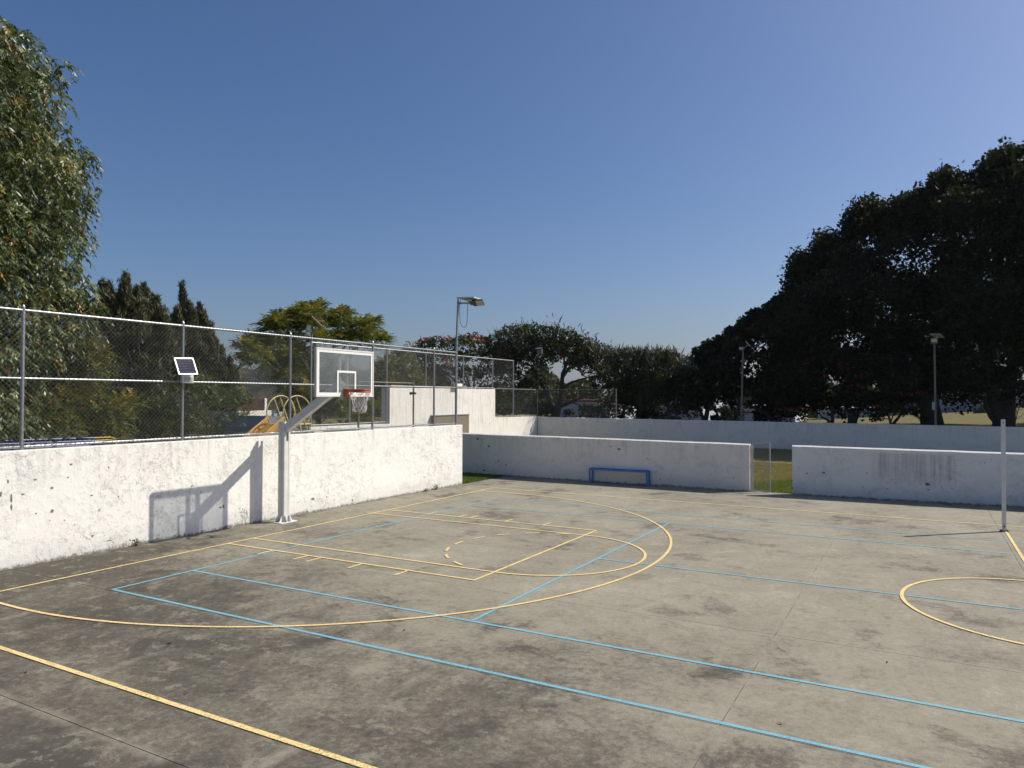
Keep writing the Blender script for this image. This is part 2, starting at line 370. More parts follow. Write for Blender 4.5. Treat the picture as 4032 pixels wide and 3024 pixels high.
def leaf_mat(name, stops, trans=0.3, rough=0.45, spec=0.5):
    t = NT(name); a = t.n('Attribute'); a.attribute_name = 'tint'; a.attribute_type = 'GEOMETRY'
    c = t.ramp(a.outputs['Fac'], stops); t.done(c, rough, 0, spec)
    tl = t.n('BsdfTranslucent'); t.l(t.mix(0.5, c, (0.10, 0.12, 0.01), 'ADD'), tl.inputs[0]); mx = t.n('MixShader'); mx.inputs[0].default_value = trans
    t.l(t.b.outputs[0], mx.inputs[1]); t.l(tl.outputs[0], mx.inputs[2]); t.l(mx.outputs[0], t.out.inputs[0]); return t.m
M['ash'] = leaf_mat('ash_leaves', [(0, (0.026, 0.040, 0.014)), (0.35, (0.065, 0.090, 0.032)), (0.75, (0.19, 0.22, 0.09)), (0.88, (0.22, 0.22, 0.08)), (0.95, (0.28, 0.17, 0.03)), (1, (0.38, 0.17, 0.05))], 0.28, 0.40, 0.4)
M['feather'] = leaf_mat('feathery_olive_leaves', [(0, (0.028, 0.044, 0.012)), (0.55, (0.08, 0.11, 0.02)), (0.8, (0.15, 0.15, 0.02)), (1, (0.30, 0.21, 0.02))], 0.2, 0.6)
M['needle'] = leaf_mat('brown_green_needles', [(0, (0.022, 0.030, 0.011)), (0.6, (0.060, 0.066, 0.026)), (1, (0.125, 0.105, 0.045))], 0.12, 0.7)
M['shrub'] = leaf_mat('shrub_leaves', [(0, (0.028, 0.045, 0.012)), (0.6, (0.075, 0.105, 0.025)), (1, (0.15, 0.16, 0.05))], 0.25, 0.5)
M['jac'] = leaf_mat('yellowing_fern_leaves', [(0, (0.026, 0.046, 0.013)), (0.5, (0.085, 0.12, 0.022)), (0.85, (0.20, 0.20, 0.025)), (1, (0.34, 0.24, 0.025))], 0.25, 0.55)
M['olive'] = leaf_mat('olive_leaves', [(0, (0.05, 0.065, 0.018)), (1, (0.20, 0.18, 0.045))], 0.25, 0.6)
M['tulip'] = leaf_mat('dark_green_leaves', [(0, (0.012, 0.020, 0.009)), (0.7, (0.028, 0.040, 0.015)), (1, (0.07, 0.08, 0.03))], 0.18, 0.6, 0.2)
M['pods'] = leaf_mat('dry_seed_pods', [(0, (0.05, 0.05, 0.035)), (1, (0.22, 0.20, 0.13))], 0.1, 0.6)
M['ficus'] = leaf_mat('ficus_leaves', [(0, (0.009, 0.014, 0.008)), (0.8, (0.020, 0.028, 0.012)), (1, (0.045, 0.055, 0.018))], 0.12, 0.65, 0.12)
M['petal'] = leaf_mat('red_flower_petals', [(0, (0.22, 0.015, 0.01)), (1, (0.42, 0.045, 0.025))], 0.15, 0.5)
M['bark'] = simple('bark', (0.055, 0.045, 0.035), 0.95, 0, 0.4, 12, 0.5)
M['weed'] = leaf_mat('weed_leaves', [(0, (0.05, 0.075, 0.02)), (1, (0.12, 0.13, 0.05))], 0.3, 0.6)
M['dryleaf'] = simple('dry_leaf', (0.06, 0.04, 0.025), 0.8)
# ------------------------------------------------------------------ terrain, court, lawns
def ss(a, b, x): t = np.clip((x-a)/(b-a), 0, 1); return t*t*(3-2*t)
def build_terrain():
    rng = np.random.RandomState(3); nr, na = 170, 420
    rad = np.concatenate([np.linspace(0, 60, 20), np.geomspace(70, 3200, nr-20)])
    an = np.linspace(0, 2*math.pi, na, endpoint=False)
    rr, aa = np.meshgrid(rad, an, indexing='ij')
    X = CAM.x+rr*np.sin(aa); Y = CAM.y+rr*np.cos(aa)
    az = np.degrees((aa+math.pi) % (2*math.pi)-math.pi)
    left = ss(-30, -44, az)*ss(-130, -80, az)
    z = -0.06-14*ss(55, 260, rr)*left
    ridge = 66+10*np.sin(az*0.55+1.0)+5*np.sin(az*1.7)+2.2*np.sin(az*5.1+2)
    z += left*ridge*ss(330, 1100, rr)*(1-0.55*ss(1300, 3000, rr))
    far = 1-left
    z += far*(ss(200, 1500, rr)*6)
    bumpy = rng.rand(*z.shape)-0.5
    z += bumpy*ss(250, 500, rr)*left*np.minimum(7.5, rr*0.006)
    V = np.stack([X, Y, z], -1).reshape(-1, 3); F = []
    i, j = np.meshgrid(np.arange(nr-1), np.arange(na), indexing='ij'); j2 = (j+1) % na
    F = np.stack([i*na+j, (i+1)*na+j, (i+1)*na+j2, i*na+j2], -1).reshape(-1, 4)
    o = mesh_obj('terrain', V, F, M['terrain'], None, True); tag(o, kind='structure')
build_terrain()
def build_court():
    b = MB(); g = 0.0042
    rnd = random.Random(5)
    for i in range(len(XJ)-1):
        for j in range(len(YJ)-1):
            x0, x1, y0, y1 = XJ[i]+g, XJ[i+1]-g, YJ[j]+g, YJ[j+1]-g
            if j == len(YJ)-2: y1 = 12.4 if i > 3 else 11.70
            h = 0.0
            b.add([(x0, y0, h), (x1, y0, h), (x1, y1, h), (x0, y1, h), (x0, y0, -0.03), (x1, y0, -0.03), (x1, y1, -0.03), (x0, y1, -0.03)],
                  [(0, 1, 2, 3), (0, 4, 5, 1), (1, 5, 6, 2), (2, 6, 7, 3), (3, 7, 4, 0)])
    tag(b.build('concrete_court', M['concrete']), kind='structure')
    b = MB(); b.add([(-1.34, -18, -0.02), (27.6, -18, -0.02), (27.6, 11.9, -0.02), (-1.34, 11.9, -0.02)], [(0, 1, 2, 3)]); b.V = [(x_, y_, -0.005) for x_, y_, z_ in b.V]
    tag(b.build('court_joint_fill', M['joint']), kind='structure')
build_court()
def lines(name, mat, segs, arcs, z0, w=0.05):
    b = MB(); k = 0
    for (x0, y0, x1, y1, *ww) in segs:
        wd = ww[0] if ww else w
        d = Vector((x1-x0, y1-y0, 0)).normalized(); n = Vector((-d.y, d.x, 0))*wd/2; z = z0+0.0004*(k % 8); k += 1
        L = math.hypot(x1-x0, y1-y0); ns = max(1, int(L/0.7)); P = []
        for i in range(ns):
            a = Vector((x0, y0, z))+d*(L*i/ns); c = Vector((x0, y0, z))+d*(L*(i+1)/ns)
            b.add([a-n, c-n, c+n, a+n], [(0, 1, 2, 3)])
    for (cx, cy, r, a0, a1) in arcs:
        z = z0+0.0004*(k % 8)+0.0002; k += 1; n = max(3, int(abs(a1-a0)/2.0))
        for i in range(n):
            t0, t1 = R(a0+(a1-a0)*i/n), R(a0+(a1-a0)*(i+1)/n)
            P = [(cx+q*math.cos(t), cy+q*math.sin(t), z) for q, t in ((r-w/2, t0), (r+w/2, t0), (r+w/2, t1), (r-w/2, t1))]
            b.add(P, [(0, 1, 2, 3)])
    return tag(b.build(name, mat), kind='structure')
CE, W1, W2, FT = 1.012, 1.81, 2.415, 5.607
segs = [(0, CE-7.63, 0, CE+7.53), (0.03, CE+7.512, 26.4, CE+7.512), (0.03, CE-7.61, 26.4, CE-7.61, 0.06), (13.19, CE-7.58, 13.19, CE+7.48)]
for s in (-1, 1):
    segs += [(0.03, CE+s*W1, FT-0.03, CE+s*W1), (0.03, CE+s*W2, FT+0.02, CE+s*W2)]
    for hx in (1.24, 2.12, 2.43, 3.37, 4.34): segs.append((hx, CE+s*(W2+0.03), hx, CE+s*(W2+0.36)))
segs += [(FT, CE-W2+0.03, FT, CE+W2-0.03)]
segs += [(0.03, 1.03+6.71, 0.95, 1.03+6.71), (0.03, 1.03-6.71, 0.95, 1.03-6.71)]
arcs = [(0.95, 1.03, 6.71, -90, 90), (FT, CE, W1, -92, 92), (13.19, CE, 1.815, 0, 360)]
for c in (105, 125, 145, 164, 184.5, 204, 223, 242): arcs.append((FT, CE, W1, c-4.8, c+4.8))
lines('yellow_court_lines', M['lineY'], segs, arcs, 0.008)
XB, YO, DH, SH = 1.295, 0.97, 5.456, 4.115
bs = [(XB, YO-DH-0.02, XB, YO+DH+0.02), (XB+0.03, YO-DH, 25, YO-DH), (XB+0.03, YO+DH, 25, YO+DH), (XB+0.03, YO-SH, 25, YO-SH), (XB+0.03, YO+SH, 25, YO+SH), (XB+5.373, YO-SH+0.03, XB+5.373, YO+SH-0.03), (XB+5.4, YO-0.012, 19.5, YO-0.012, 0.045)]
lines('blue_court_lines', M['lineB'], bs, [], 0.004, 0.05)
def sheet(name, mat, x0, x1, y0, y1, zf, nx=2, ny=2):
    xs = np.linspace(x0, x1, nx); ys = np.linspace(y0, y1, ny); V = [(x, y, zf(x, y)) for x in xs for y in ys]
    F = [(i*ny+j, (i+1)*ny+j, (i+1)*ny+j+1, i*ny+j+1) for i in range(nx-1) for j in range(ny-1)]
    return tag(mesh_obj(name, V, F, mat), kind='structure')
sheet('lawn', M['lawn'], -10.0, 45, 11.92, 30.9, lambda x, y: -0.012+0.012*math.sin(x*1.1)*math.sin(y*0.8), 60, 40)
sheet('lawn_corner', M['lawn'], -10.0, -1.365, 8.95, 11.69, lambda x, y: -0.02, 8, 4)
sheet('playground_ground', M['lawn'], -10.0, -1.62, -22, 8.9, lambda x, y: -0.03, 4, 4)
def fz(x, y): return 0.62+0.54*float(ss(0, 9, np.array(x)))+max(0.0, x-8)*0.075*(y-31)/31+0.03*math.sin(x*0.7+y*0.3)
sheet('field', M['field'], -40, 70, 31.25, 72, fz, 60, 30)
# grass blades where the lawn shows
def blades(name, regions, seed, mat, hgt=0.05):
    rng = np.random.RandomState(seed); P = []
    for (x0, x1, y0, y1, n) in regions: P.append(np.c_[rng.uniform(x0, x1, n), rng.uniform(y0, y1, n)])
    P = np.concatenate(P); n = len(P); a = rng.rand(n)*6.28; h = hgt*(0.5+rng.rand(n)); w = 0.008+0.008*rng.rand(n)
    dx, dy = np.cos(a)*w, np.sin(a)*w; lx, ly = (rng.rand(n)-.5)*h*1.4, (rng.rand(n)-.5)*h*1.4
    z0 = np.full(n, -0.02)
    V = np.stack([np.c_[P[:, 0]-dx, P[:, 1]-dy, z0], np.c_[P[:, 0]+dx, P[:, 1]+dy, z0], np.c_[P[:, 0]+lx, P[:, 1]+ly, z0+h+0.02]], 1).reshape(-1, 3)
    o = mesh_obj(name, V, np.arange(3*n).reshape(n, 3), mat, tint=np.clip(ss(13.6, 16.5, P[:, 1]+1.2*np.sin(P[:, 0]*2.1))*.7+rng.rand(n)*.35, 0, 1)); return tag(o, kind='stuff')
M['blade'] = leaf_mat('grass_blades', [(0, (0.10, 0.15, 0.02)), (0.45, (0.16, 0.18, 0.04)), (1, (0.32, 0.25, 0.11))], 0.3, 0.7)
blades('grass', [(4.5, 9.5, 11.95, 22, 60000), (-4.2, -1.4, 8.95, 11.68, 12000)], 4, M['blade'])
# ------------------------------------------------------------------ walls
def wall_box(name, label, a, b, mat, seed=0):
    t = thing(name, label, 'wall', ((a[0]+b[0])/2, (a[1]+b[1])/2, min(a[2], b[2])))
    mb = MB(); mb.cbox(a, b, 0.012); mb.build('wall_body', mat, t); return t
tw = wall_box('court_wall', 'long peeling white wall behind the basketball hoop carrying the tall mesh fence', (-1.62, -22, -0.1), (-1.37, 8.89, 1.93), M['wall'])
rnd = random.Random(11)
def chip(mb, c, w, h, ax, n=11):
    c = Vector(c); P = []
    for i in range(n):
        a = -2*math.pi*i/n; k = 0.55+0.6*rnd.random(); P.append(c+ax*(w/2*k*math.cos(a))+Vector((0, 0, h/2*k*math.sin(a))))
    mb.poly(P)
mb = MB()
for (u, v, wu, hv) in [(45, 1962, 10, 40), (46, 1997, 9, 34), (205, 1922, 16, 14), (140, 1888, 16, 8), (205, 2012, 16, 16), (32, 1896, 10, 18), (268, 1880, 12, 8), (365, 2110, 12, 12), (430, 2128, 30, 6), (142, 2022, 8, 8), (362, 1950, 12, 8), (90, 1946, 16, 8), (466, 1955, 8, 8), (757, 1913, 10, 7), (880, 1993, 10, 16), (868, 1998, 14, 6), (3, 1945, 10, 26), (280, 1828, 14, 10), (429, 1840, 5, 14), (791, 1938, 6, 6), (1232, 1965, 16, 12), (1287, 1957, 7, 8), (255, 2048, 9, 7), (195, 2050, 7, 5), (944, 2003, 6, 5), (1388, 1969, 6, 10)]:
    p = at(u, v, x=-1.3665); q = at(u+wu, v, x=-1.3665); r = at(u, v+hv, x=-1.3665)
    chip(mb, p, abs(q.y-p.y)*0.9, abs(r.z-p.z)*0.9, Vector((0, 1, 0)))
mb.build('bare_patches', M['rub'], tw)
t = thing('bench_wall', 'low grey weathered white wall running behind the blue bench up to the mesh gate', 'wall', (0, 11.8, 0))
mb = MB()
def wallseg(mb, x0, x1, y0, y1, th, za, zb, c=0.01):
    A = Vector((x0, y0, 0)); B = Vector((x1, y1, 0)); n = Vector((-(B-A).y, (B-A).x, 0)).normalized()*th
    prof = [(0, -.1, 0), (0, 1, -.032), (.12, 1, -.020), (.34, 1, 0), (.8, 1, 0), (1, 1, -.025), (1, -.1, 0)]
    N_ = max(2, int((B-A).length/0.5)); rw = random.Random(int(abs(x0)*10)); V = []; F = []
    for i in range(N_+1):
        q = A.lerp(B, i/N_); zt = za+(zb-za)*i/N_+rw.uniform(-.004, .004)
        for (f_, zz, dz) in prof: V.append(q+n*f_+Vector((0, 0, zt+dz if zz == 1 else zz)))
    K_ = len(prof)
    for i in range(N_):
        for j in range(K_): F.append((i*K_+j, (i+1)*K_+j, (i+1)*K_+(j+1) % K_, i*K_+(j+1) % K_))
    F.append(tuple(range(K_))); F.append(tuple(N_*K_+j for j in range(K_-1, -1, -1))); mb.add(V, F)
wallseg(mb, -10.0, 7.12, 11.70, 11.70, 0.19, 1.535, 1.435)
mb.build('wall_body', M['wall_far'], t)
mb = MB()
for (u, v, wu, hv) in [(1880, 1728, 11, 9), (1924, 1757, 8, 8), (1992, 1831, 6, 8), (1963, 1815, 5, 10), (1905, 1852, 14, 7), (2437, 1768, 12, 10), (2405, 1758, 8, 6), (2548, 1806, 5, 6), (2557, 1809, 5, 6), (2889, 1883, 8, 5), (1875, 1858, 6, 4), (1953, 1820, 5, 5), (2390, 1884, 5, 8), (2600, 1886, 6, 6)]:
    p = at(u, v, y=11.6965); q = at(u+wu, v, y=11.6965); r = at(u, v+hv, y=11.6965); chip(mb, p, abs(q.x-p.x), abs(r.z-p.z), Vector((-1, 0, 0)))
mb.build('bare_patches', M['rub'], t)
t = thing('court_end_wall', 'low grey white wall right of the mesh gate with dark water streaks', 'wall', (14, 12, 0))
mb = MB(); wallseg(mb, 8.33, 30, 11.68, 12.95, 0.19, 1.438, 1.33); mb.build('wall_body', M['wall_stain'], t)
mb = MB()
for (u, v, wu, hv) in [(3177, 1864, 6, 8), (3244, 1862, 14, 7), (3414, 1863, 8, 5), (3652, 1907, 20, 12), (3655, 1928, 10, 5), (3399, 1917, 5, 5), (3118, 1893, 5, 14), (3120, 1922, 6, 12), (3495, 1925, 9, 4), (3878, 1822, 8, 4)]:
    X = at(u, v, y=11.9).x; yy = 11.68+(X-8.33)*0.0586-0.004
    p = at(u, v, y=yy); q = at(u+wu, v, y=yy); r = at(u, v+hv, y=yy); chip(mb, p, abs(q.x-p.x), abs(r.z-p.z), Vector((-1, -0.0586, 0)))
mb.build('bare_patches', M['rub'], t)
t = thing('boundary_wall', 'long plain blue grey shaded wall across the back in front of the big dark trees', 'wall', (10, 31.1, 0))
mb = MB(); wallseg(mb, -10.05, 45, 31.0, 31.0, 0.2, 1.56, 1.36); mb.build('wall_body', M['wall_smooth'], t)
t = thing('stepped_wall', 'bright sunlit white wall stepping from high block down to low corner under the back fence', 'wall', (-10.2, 22, 0))
mb = MB(); P = [(-10.1, 10.9, -0.1), (-10.1, 31.2, -0.1), (-10.1, 31.2, 1.58), (-10.1, 25.65, 1.63), (-10.1, 25.65, 3.30), (-10.1, 15.97, 3.27), (-10.1, 15.97, 1.57), (-10.1, 10.9, 1.58)]
mb.prism(P, (-0.5, 0, 0)); mb.build('wall_body', M['wall_smooth'], t)
# tan shed wall in front of the stepped wall
t = thing('tan_shed', 'small flat tan walled shed against the bright white wall', 'shed', (-10.0, 20.8, 0))
mb = MB(); mb.cbox((-10.09, 19.25, -0.05), (-9.85, 22.45, 1.86)); mb.build('wall_body', M['tan'], t)
mb = MB(); mb.cbox((-10.095, 19.2, 1.862), (-9.82, 22.5, 1.90)); mb.build('roof_slab', M['grey_render'], t)
# ------------------------------------------------------------------ chain link fences
def link_wires(mb, fixed, a0, a1, z0, z1, sp=0.075, r=0.0019, axis='y', spikes=0.0, off=0.003):
    """real diagonal wires of a chain link mesh in a vertical plane"""
    Vs = []; Fs = []
    def put(h, z, o): return (fixed+o, h, z) if axis == 'y' else (h, fixed+o, z)
    c = a0-(z1-z0); V = mb.V; F = mb.F
    n = int((a1-a0+(z1-z0))/sp)
    for s in (0, 1):
        for i in range(n+1):
            h0 = a0-(z1-z0)+i*sp; za, zb = z0, z1; ha, hb = h0, h0+(z1-z0)
            if ha < a0: za += a0-ha; ha = a0
            if hb > a1: zb -= hb-a1; hb = a1
            if zb-za < 0.01: continue
            if zb == z1 and spikes: zb += spikes; hb += spikes*0.5
            if s: za, zb = za, zb; ha, hb = a0+a1-ha, a0+a1-hb
            o = off if s else -off
            b = len(V); dh = 1 if not s else -1
            for (h, z) in ((ha, za), (hb, zb)):
                for q1, q2 in ((-1, 0), (0, -1), (1, 0), (0, 1)): V.append(put(h-dh*r*0.7*q1, z+r*0.7*q1, o+r*q2))
            F += [(b+k, b+(k+1) % 4, b+4+(k+1) % 4, b+4+k) for k in range(4)]
FX = -1.49
FY = [-10.35, -7.35, -4.36, -1.33, 1.57, 4.565, 7.455, 8.68]
fn = thing('chain_link_fence', 'tall near chain link fence standing on top of the peeling white wall behind the hoop', 'fence', (FX, 0, 1.93))
for y in FY[:-1]:
    mb = MB(); mb.tube([(FX, y, 1.93), (FX, y, 4.33)], 0.030, 14); mb.tube([(FX, y, 4.33), (FX, y, 4.37)], [0.034, 0.012], 14); mb.build('post', M['galv'], fn, True)
for nm, z, r in (('top_rail', 4.275, 0.024), ('middle_rail', 3.13, 0.021), ('bottom_rail', 1.985, 0.022)):
    mb = MB()
    ys = [-13.3]+FY
    for a, b2 in zip(ys[:-1], ys[1:]):
        if nm == 'top_rail': mb.tube([(FX, a, z), (FX, b2, z)], r, 12, True)
        else: mb.tube([(FX, a+0.03, z), (FX, b2-0.03, z)], r, 12, True)
    mb.build(nm, M['galv'], fn, True)
mb = MB(); link_wires(mb, FX+0.034, -13.3, 8.66, 1.95, 4.27, 0.084, 0.0023, 'y', 0.05); mb.build('chain_link_mesh', M['wire'], fn)
# tie wires and slack strand along the bottom rail
mb = MB(); rnd = random.Random(4); y = -5.2
while y < 8.6:
    mb.tube([(FX-0.02, y, 1.965), (FX+0.045, y+0.01, 1.985), (FX, y+0.02, 2.012)], 0.003, 4); y += 0.17
P = []; y = -6.0
while y < 8.6: P.append((FX+0.04, y, 2.02+0.018*math.sin(y*4.1)+0.01*math.sin(y*9))); y += 0.12
mb.tube(P, 0.0028, 4); mb.build('tie_wire', M['wire'], fn)
# back fence on the stepped wall
GX = -10.2
GY = [11.0, 13.32, 15.85, 18.94, 22.39, 25.51, 28.0]
fb = thing('rear_chain_link_fence', 'farther chain link fence on top of the bright stepped white wall', 'fence', (GX, 20, 1.6))
for y in GY:
    zb = 3.28 if 15.97 < y < 25.6 else 1.58
    mb = MB(); mb.tube([(GX, y, zb), (GX, y, 5.10)], 0.038, 10); mb.build('post', M['galv'], fb, True)
for i in range(-2, 4): pass
BX = [-7.2, -4.3, -1.4]
for nm, z in (('top_rail', 5.07),):
    mb = MB(); mb.tube([(GX, GY[0], z), (GX, GY[-1], z)], 0.028, 8); mb.build(nm, M['galv'], fb, True)
mb = MB(); mb.tube([(GX+0.05, 16.1, 3.36), (GX+0.05, 25.6, 3.36)], 0.02, 8); mb.tube([(GX, 25.65, 1.70), (GX, 31.0, 1.66)], 0.022, 8); mb.tube([(GX, 11, 1.66), (GX, 15.9, 1.66)], 0.022, 8)
mb.tube([(GX, 25.65, 3.33), (GX, 31.0, 3.33)], 0.018, 8); mb.build('bottom_rail', M['galv'], fb, True)
mb = MB(); link_wires(mb, GX+0.04, 11.0, 15.97, 1.62, 5.07, 0.085, 0.0017); link_wires(mb, GX+0.04, 15.97, 25.65, 3.32, 5.07, 0.085, 0.0017)
link_wires(mb, GX+0.04, 25.65, 28.0, 1.66, 5.07, 0.085, 0.0017); link_wires(mb, GX+0.04, 28.0, 31.0, 1.66, 3.33, 0.085, 0.0017); mb.build('chain_link_mesh', M['wire'], fb)
# low mesh fence continuing above the back wall (posts at 31.1)
fc = thing('corner_mesh_fence', 'lower thin mesh fence on the back wall in front of the umbrella shaped tree', 'fence', (-6, 31.1, 1.55))
for u in (2116, 2275, 2426):
    X = at(u, 1560, y=31.1).x
    mb = MB(); mb.tube([(X, 31.1, 1.5), (X, 31.1, 3.36)], 0.022 if u < 2400 else 0.045, 8); mb.build('post', M['polegrey'], fc, True)
mb = MB(); mb.tube([(GX, 31.1, 3.33), (at(2426, 1560, y=31.1).x, 31.1, 3.33)], 0.012, 8); mb.build('top_rail', M['polegrey'], fc, True)
mb = MB(); link_wires(mb, 31.12, GX, at(2426, 1560, y=31.1).x, 1.56, 3.33, 0.09, 0.002, 'x'); mb.build('chain_link_mesh', M['wire'], fc)
# ------------------------------------------------------------------ mesh gate
gt = thing('mesh_gate', 'open chain link gate of silver pipe between the two low walls', 'gate', (7.16, 11.72, 0))
gx0, gx1, gz0, gz1 = 7.20, 7.71, 0.03, 1.47
def gp(s, z): return Vector((gx0+(gx1-gx0)*s, 11.74-0.06*s, z))
mb = MB()
mb.tube([gp(0, gz0), gp(0, gz1-0.02)], 0.019, 10); mb.tube([gp(1, gz0), gp(1, gz1+0.01)], 0.019, 10)
mb.tube([gp(0, gz1-0.02), gp(1, gz1+0.012)], 0.019, 10); mb.tube([gp(0, 0.70), gp(1, 0.75)], 0.017, 10); mb.tube([gp(0, 0.05), gp(1, 0.05)], 0.017, 10)
mb.build('frame', M['silver'], gt, True)
mb = MB(); link_wires(mb, 11.725, gx0+0.01, gx1-0.01, 0.06, gz1-0.02, 0.075, 0.0022, 'x'); mb.build('chain_link_mesh', M['wire'], gt)
for z in (0.13, 1.28, 0.8):
    mb = MB(); mb.tube([(7.12, 11.78, z), (7.20, 11.74, z)], 0.012, 6); mb.tube([(7.20, 11.74, z-0.03), (7.20, 11.74, z+0.03)], 0.027, 8); mb.build('hinge', M['silver'], gt)
mb = MB(); mb.box(gp(0.90, 0.86), (0.05, 0.03, 0.10)); mb.tube([gp(0.86, 0.70), gp(0.86, 0.93), gp(0.97, 0.93), gp(0.97, 0.72)], 0.009, 6); mb.tube([gp(0.84, 0.70), gp(0.85, 0.60), gp(0.80, 0.45)], 0.006, 5)
mb.build('latch', M['silver'], gt)
mb = MB(); mb.tube([(7.145, 11.80, 0.0), (7.145, 11.80, 1.40)], 0.022, 8); mb.build('hinge_post', M['silver'], gt, True)
# ------------------------------------------------------------------ net post
npz = thing('net_post', 'single white square net post standing at the halfway line on the right', 'post', (13.16, 7.72, 0))
mb = MB(); mb.cbox((13.122, 7.685, 0.008), (13.198, 7.755, 2.38), 0.005); mb.build('post_tube', M['wsteel'], npz)
mb = MB(); mb.cbox((13.08, 7.65, 0.0), (13.24, 7.79, 0.014), 0.003)
for dx, dy in ((-.055, -.045), (.055, -.045), (.055, .045), (-.055, .045)): mb.tube([(13.16+dx, 7.72+dy, 0.014), (13.16+dx, 7.72+dy, 0.04)], 0.011, 6)
mb.build('base_plate', M['dark'], npz)
mb = MB(); mb.tube([(13.16, 7.683, 2.31), (13.16, 7.665, 2.31), (13.16, 7.655, 2.33)], 0.008, 6); mb.build('hook', M['dark'], npz)
mb = MB(); mb.tube([(13.16, 7.683, 0.10), (13.16, 7.655, 0.10), (13.16, 7.65, 0.14)], 0.010, 6); mb.build('hook', M['dark'], npz)
# ------------------------------------------------------------------ bench
bn = thing('bench', 'blue metal bench with square legs against the low shaded wall', 'bench', (3.0, 11.55, 0))
bx0, bx1, by0, by1, bz = 1.985, 4.02, 11.41, 11.685, 0.480
mb = MB(); mb.cbox((bx0, by0, bz-0.055), (bx1, by0+0.045, bz)); mb.cbox((bx0, by1-0.045, bz-0.055), (bx1, by1, bz))
mb.cbox((bx0, by0+0.047, bz-0.055), (bx0+0.045, by1-0.047, bz)); mb.cbox((bx1-0.045, by0+0.047, bz-0.055), (bx1, by1-0.047, bz)); mb.build('seat_frame', M['blue'], bn)
mb = MB(); mb.cbox((bx0+0.047, by0+0.047, bz-0.028), (bx1-0.047, by1-0.047, bz-0.018), 0.002); mb.build('seat', M['blue'], bn)
for x in (bx0, bx1-0.055):
    for y in (by0, by1-0.05): mb = MB(); mb.cbox((x, y, 0.0), (x+0.05, y+0.05, bz-0.057)); mb.build('leg', M['blue'], bn)
# ------------------------------------------------------------------ basketball hoop
PX, PY = -0.935, 0.885
bh = thing('basketball_hoop', 'white steel basketball hoop with clear framed backboard and hanging net by the wall', 'basketball hoop', (PX, PY, 0))
mb = MB(); mb.cbox((PX-0.19, PY-0.24, 0.0), (PX+0.19, PY+0.24, 0.018), 0.003); mb.build('base_plate', M['wsteel'], bh)
for s in (-1, 1):
    mb = MB()
    y0 = PY+s*0.085; mb.cbox((PX-0.095, min(y0-0.005, y0+0.005), 0.019), (PX+0.095, max(y0-0.005, y0+0.005), 2.27), 0.001)
    y1, y2 = sorted((PY+s*0.0895, PY+s*0.106))
    a, b2 = sorted((PY+s*0.035, PY+s*0.0795))
    for xx in (-1, 1): p, q = sorted((PX+xx*0.085, PX+xx*0.097)); mb.cbox((p, a, 0.019), (q, b2, 2.268), 0.001)
    mb.cbox((PX-0.004, y1, 0.16), (PX+0.004, y2, 2.26), 0.001)
    mb.build('channel', M['wsteel'], bh)
mb = MB(); mb.cbox((PX+0.070, PY-0.0325, 0.019), (PX+0.093, PY+0.0325, 1.83), 0.001); mb.build('infill_plate', M['wsteel'], bh)
for s in (-1, 1):
    for o in (-0.06, 0.06):
        mb = MB(); mb.prism([(PX+o-0.004, PY+s*0.107, 0.018), (PX+o-0.004, PY+s*0.19, 0.018), (PX+o-0.004, PY+s*0.125, 0.15), (PX+o-0.004, PY+s*0.107, 0.15)], (0.008, 0, 0)); mb.build('gusset', M['wsteel'], bh)
    for o in (-0.06, 0.06):
        mb = MB(); mb.prism([(PX+s*0.099, PY+o-0.004, 0.018), (PX+s*0.17, PY+o-0.004, 0.018), (PX+s*0.12, PY+o-0.004, 0.16), (PX+s*0.099, PY+o-0.004, 0.16)], (0, 0.008, 0)); mb.build('gusset', M['wsteel'], bh)
# arm
A = Vector((PX-0.02, PY, 2.06)); B = Vector((0.80, PY, 3.13)); d = (B-A).normalized(); n = Vector((-d.z, 0, d.x))
mb = MB(); P = [A-n*0.085, B-n*0.085, B+n*0.085, A+n*0.085]; mb.prism([p-Vector((0, 0.066, 0)) for p in P], (0, 0.132, 0)); mb.build('arm', M['wsteel'], bh)
mb = MB(); mb.tube([(PX, PY-0.10, 2.10), (PX, PY+0.10, 2.10)], 0.016, 8); mb.build('bolt', M['galv'], bh)
# board
BX0, BY0, BY1, BZ0, BZ1 = 0.90, 0.0, 1.785, 2.83, 3.845
bd = MB(); e = 0.035
for a, b2 in (((BX0-0.06, BY0, BZ0), (BX0, BY1, BZ0+e)), ((BX0-0.06, BY0, BZ1-e), (BX0, BY1, BZ1)), ((BX0-0.06, BY0, BZ0+e+0.001), (BX0, BY0+e, BZ1-e-0.001)), ((BX0-0.06, BY1-e, BZ0+e+0.001), (BX0, BY1, BZ1-e-0.001))):
    bd.cbox(a, b2, 0.003)
board = bd.build('backboard_frame', M['wsteel'], bh)
mb = MB(); mb.bb((BX0-0.026, BY0+e-0.004, BZ0+e-0.004), (BX0-0.014, BY1-e+0.004, BZ1-e+0.004)); gl = mb.build('backboard_glass', M['glass'], bh)
mb = MB(); f = 0.055; gx = BX0-0.010
def bar(y0, y1, z0, z1): mb.bb((gx-0.002, y0, z0), (gx+0.002, y1, z1))
bar(BY0+e, BY1-e, BZ0+e, BZ0+e+f); bar(BY0+e, BY1-e, BZ1-e-f, BZ1-e); bar(BY0+e, BY0+e+f, BZ0+e+f, BZ1-e-f); bar(BY1-e-f, BY1-e, BZ0+e+f, BZ1-e-f)
sy0, sy1, sz0, sz1 = PY-0.27, PY+0.32, BZ0+e+f, BZ0+0.56; g = 0.045
bar(sy0, sy0+g, sz0, sz1); bar(sy1-g, sy1, sz0, sz1); bar(sy0+g, sy1-g, sz1-g, sz1); mb.build('backboard_markings', M['wboard'], bh)
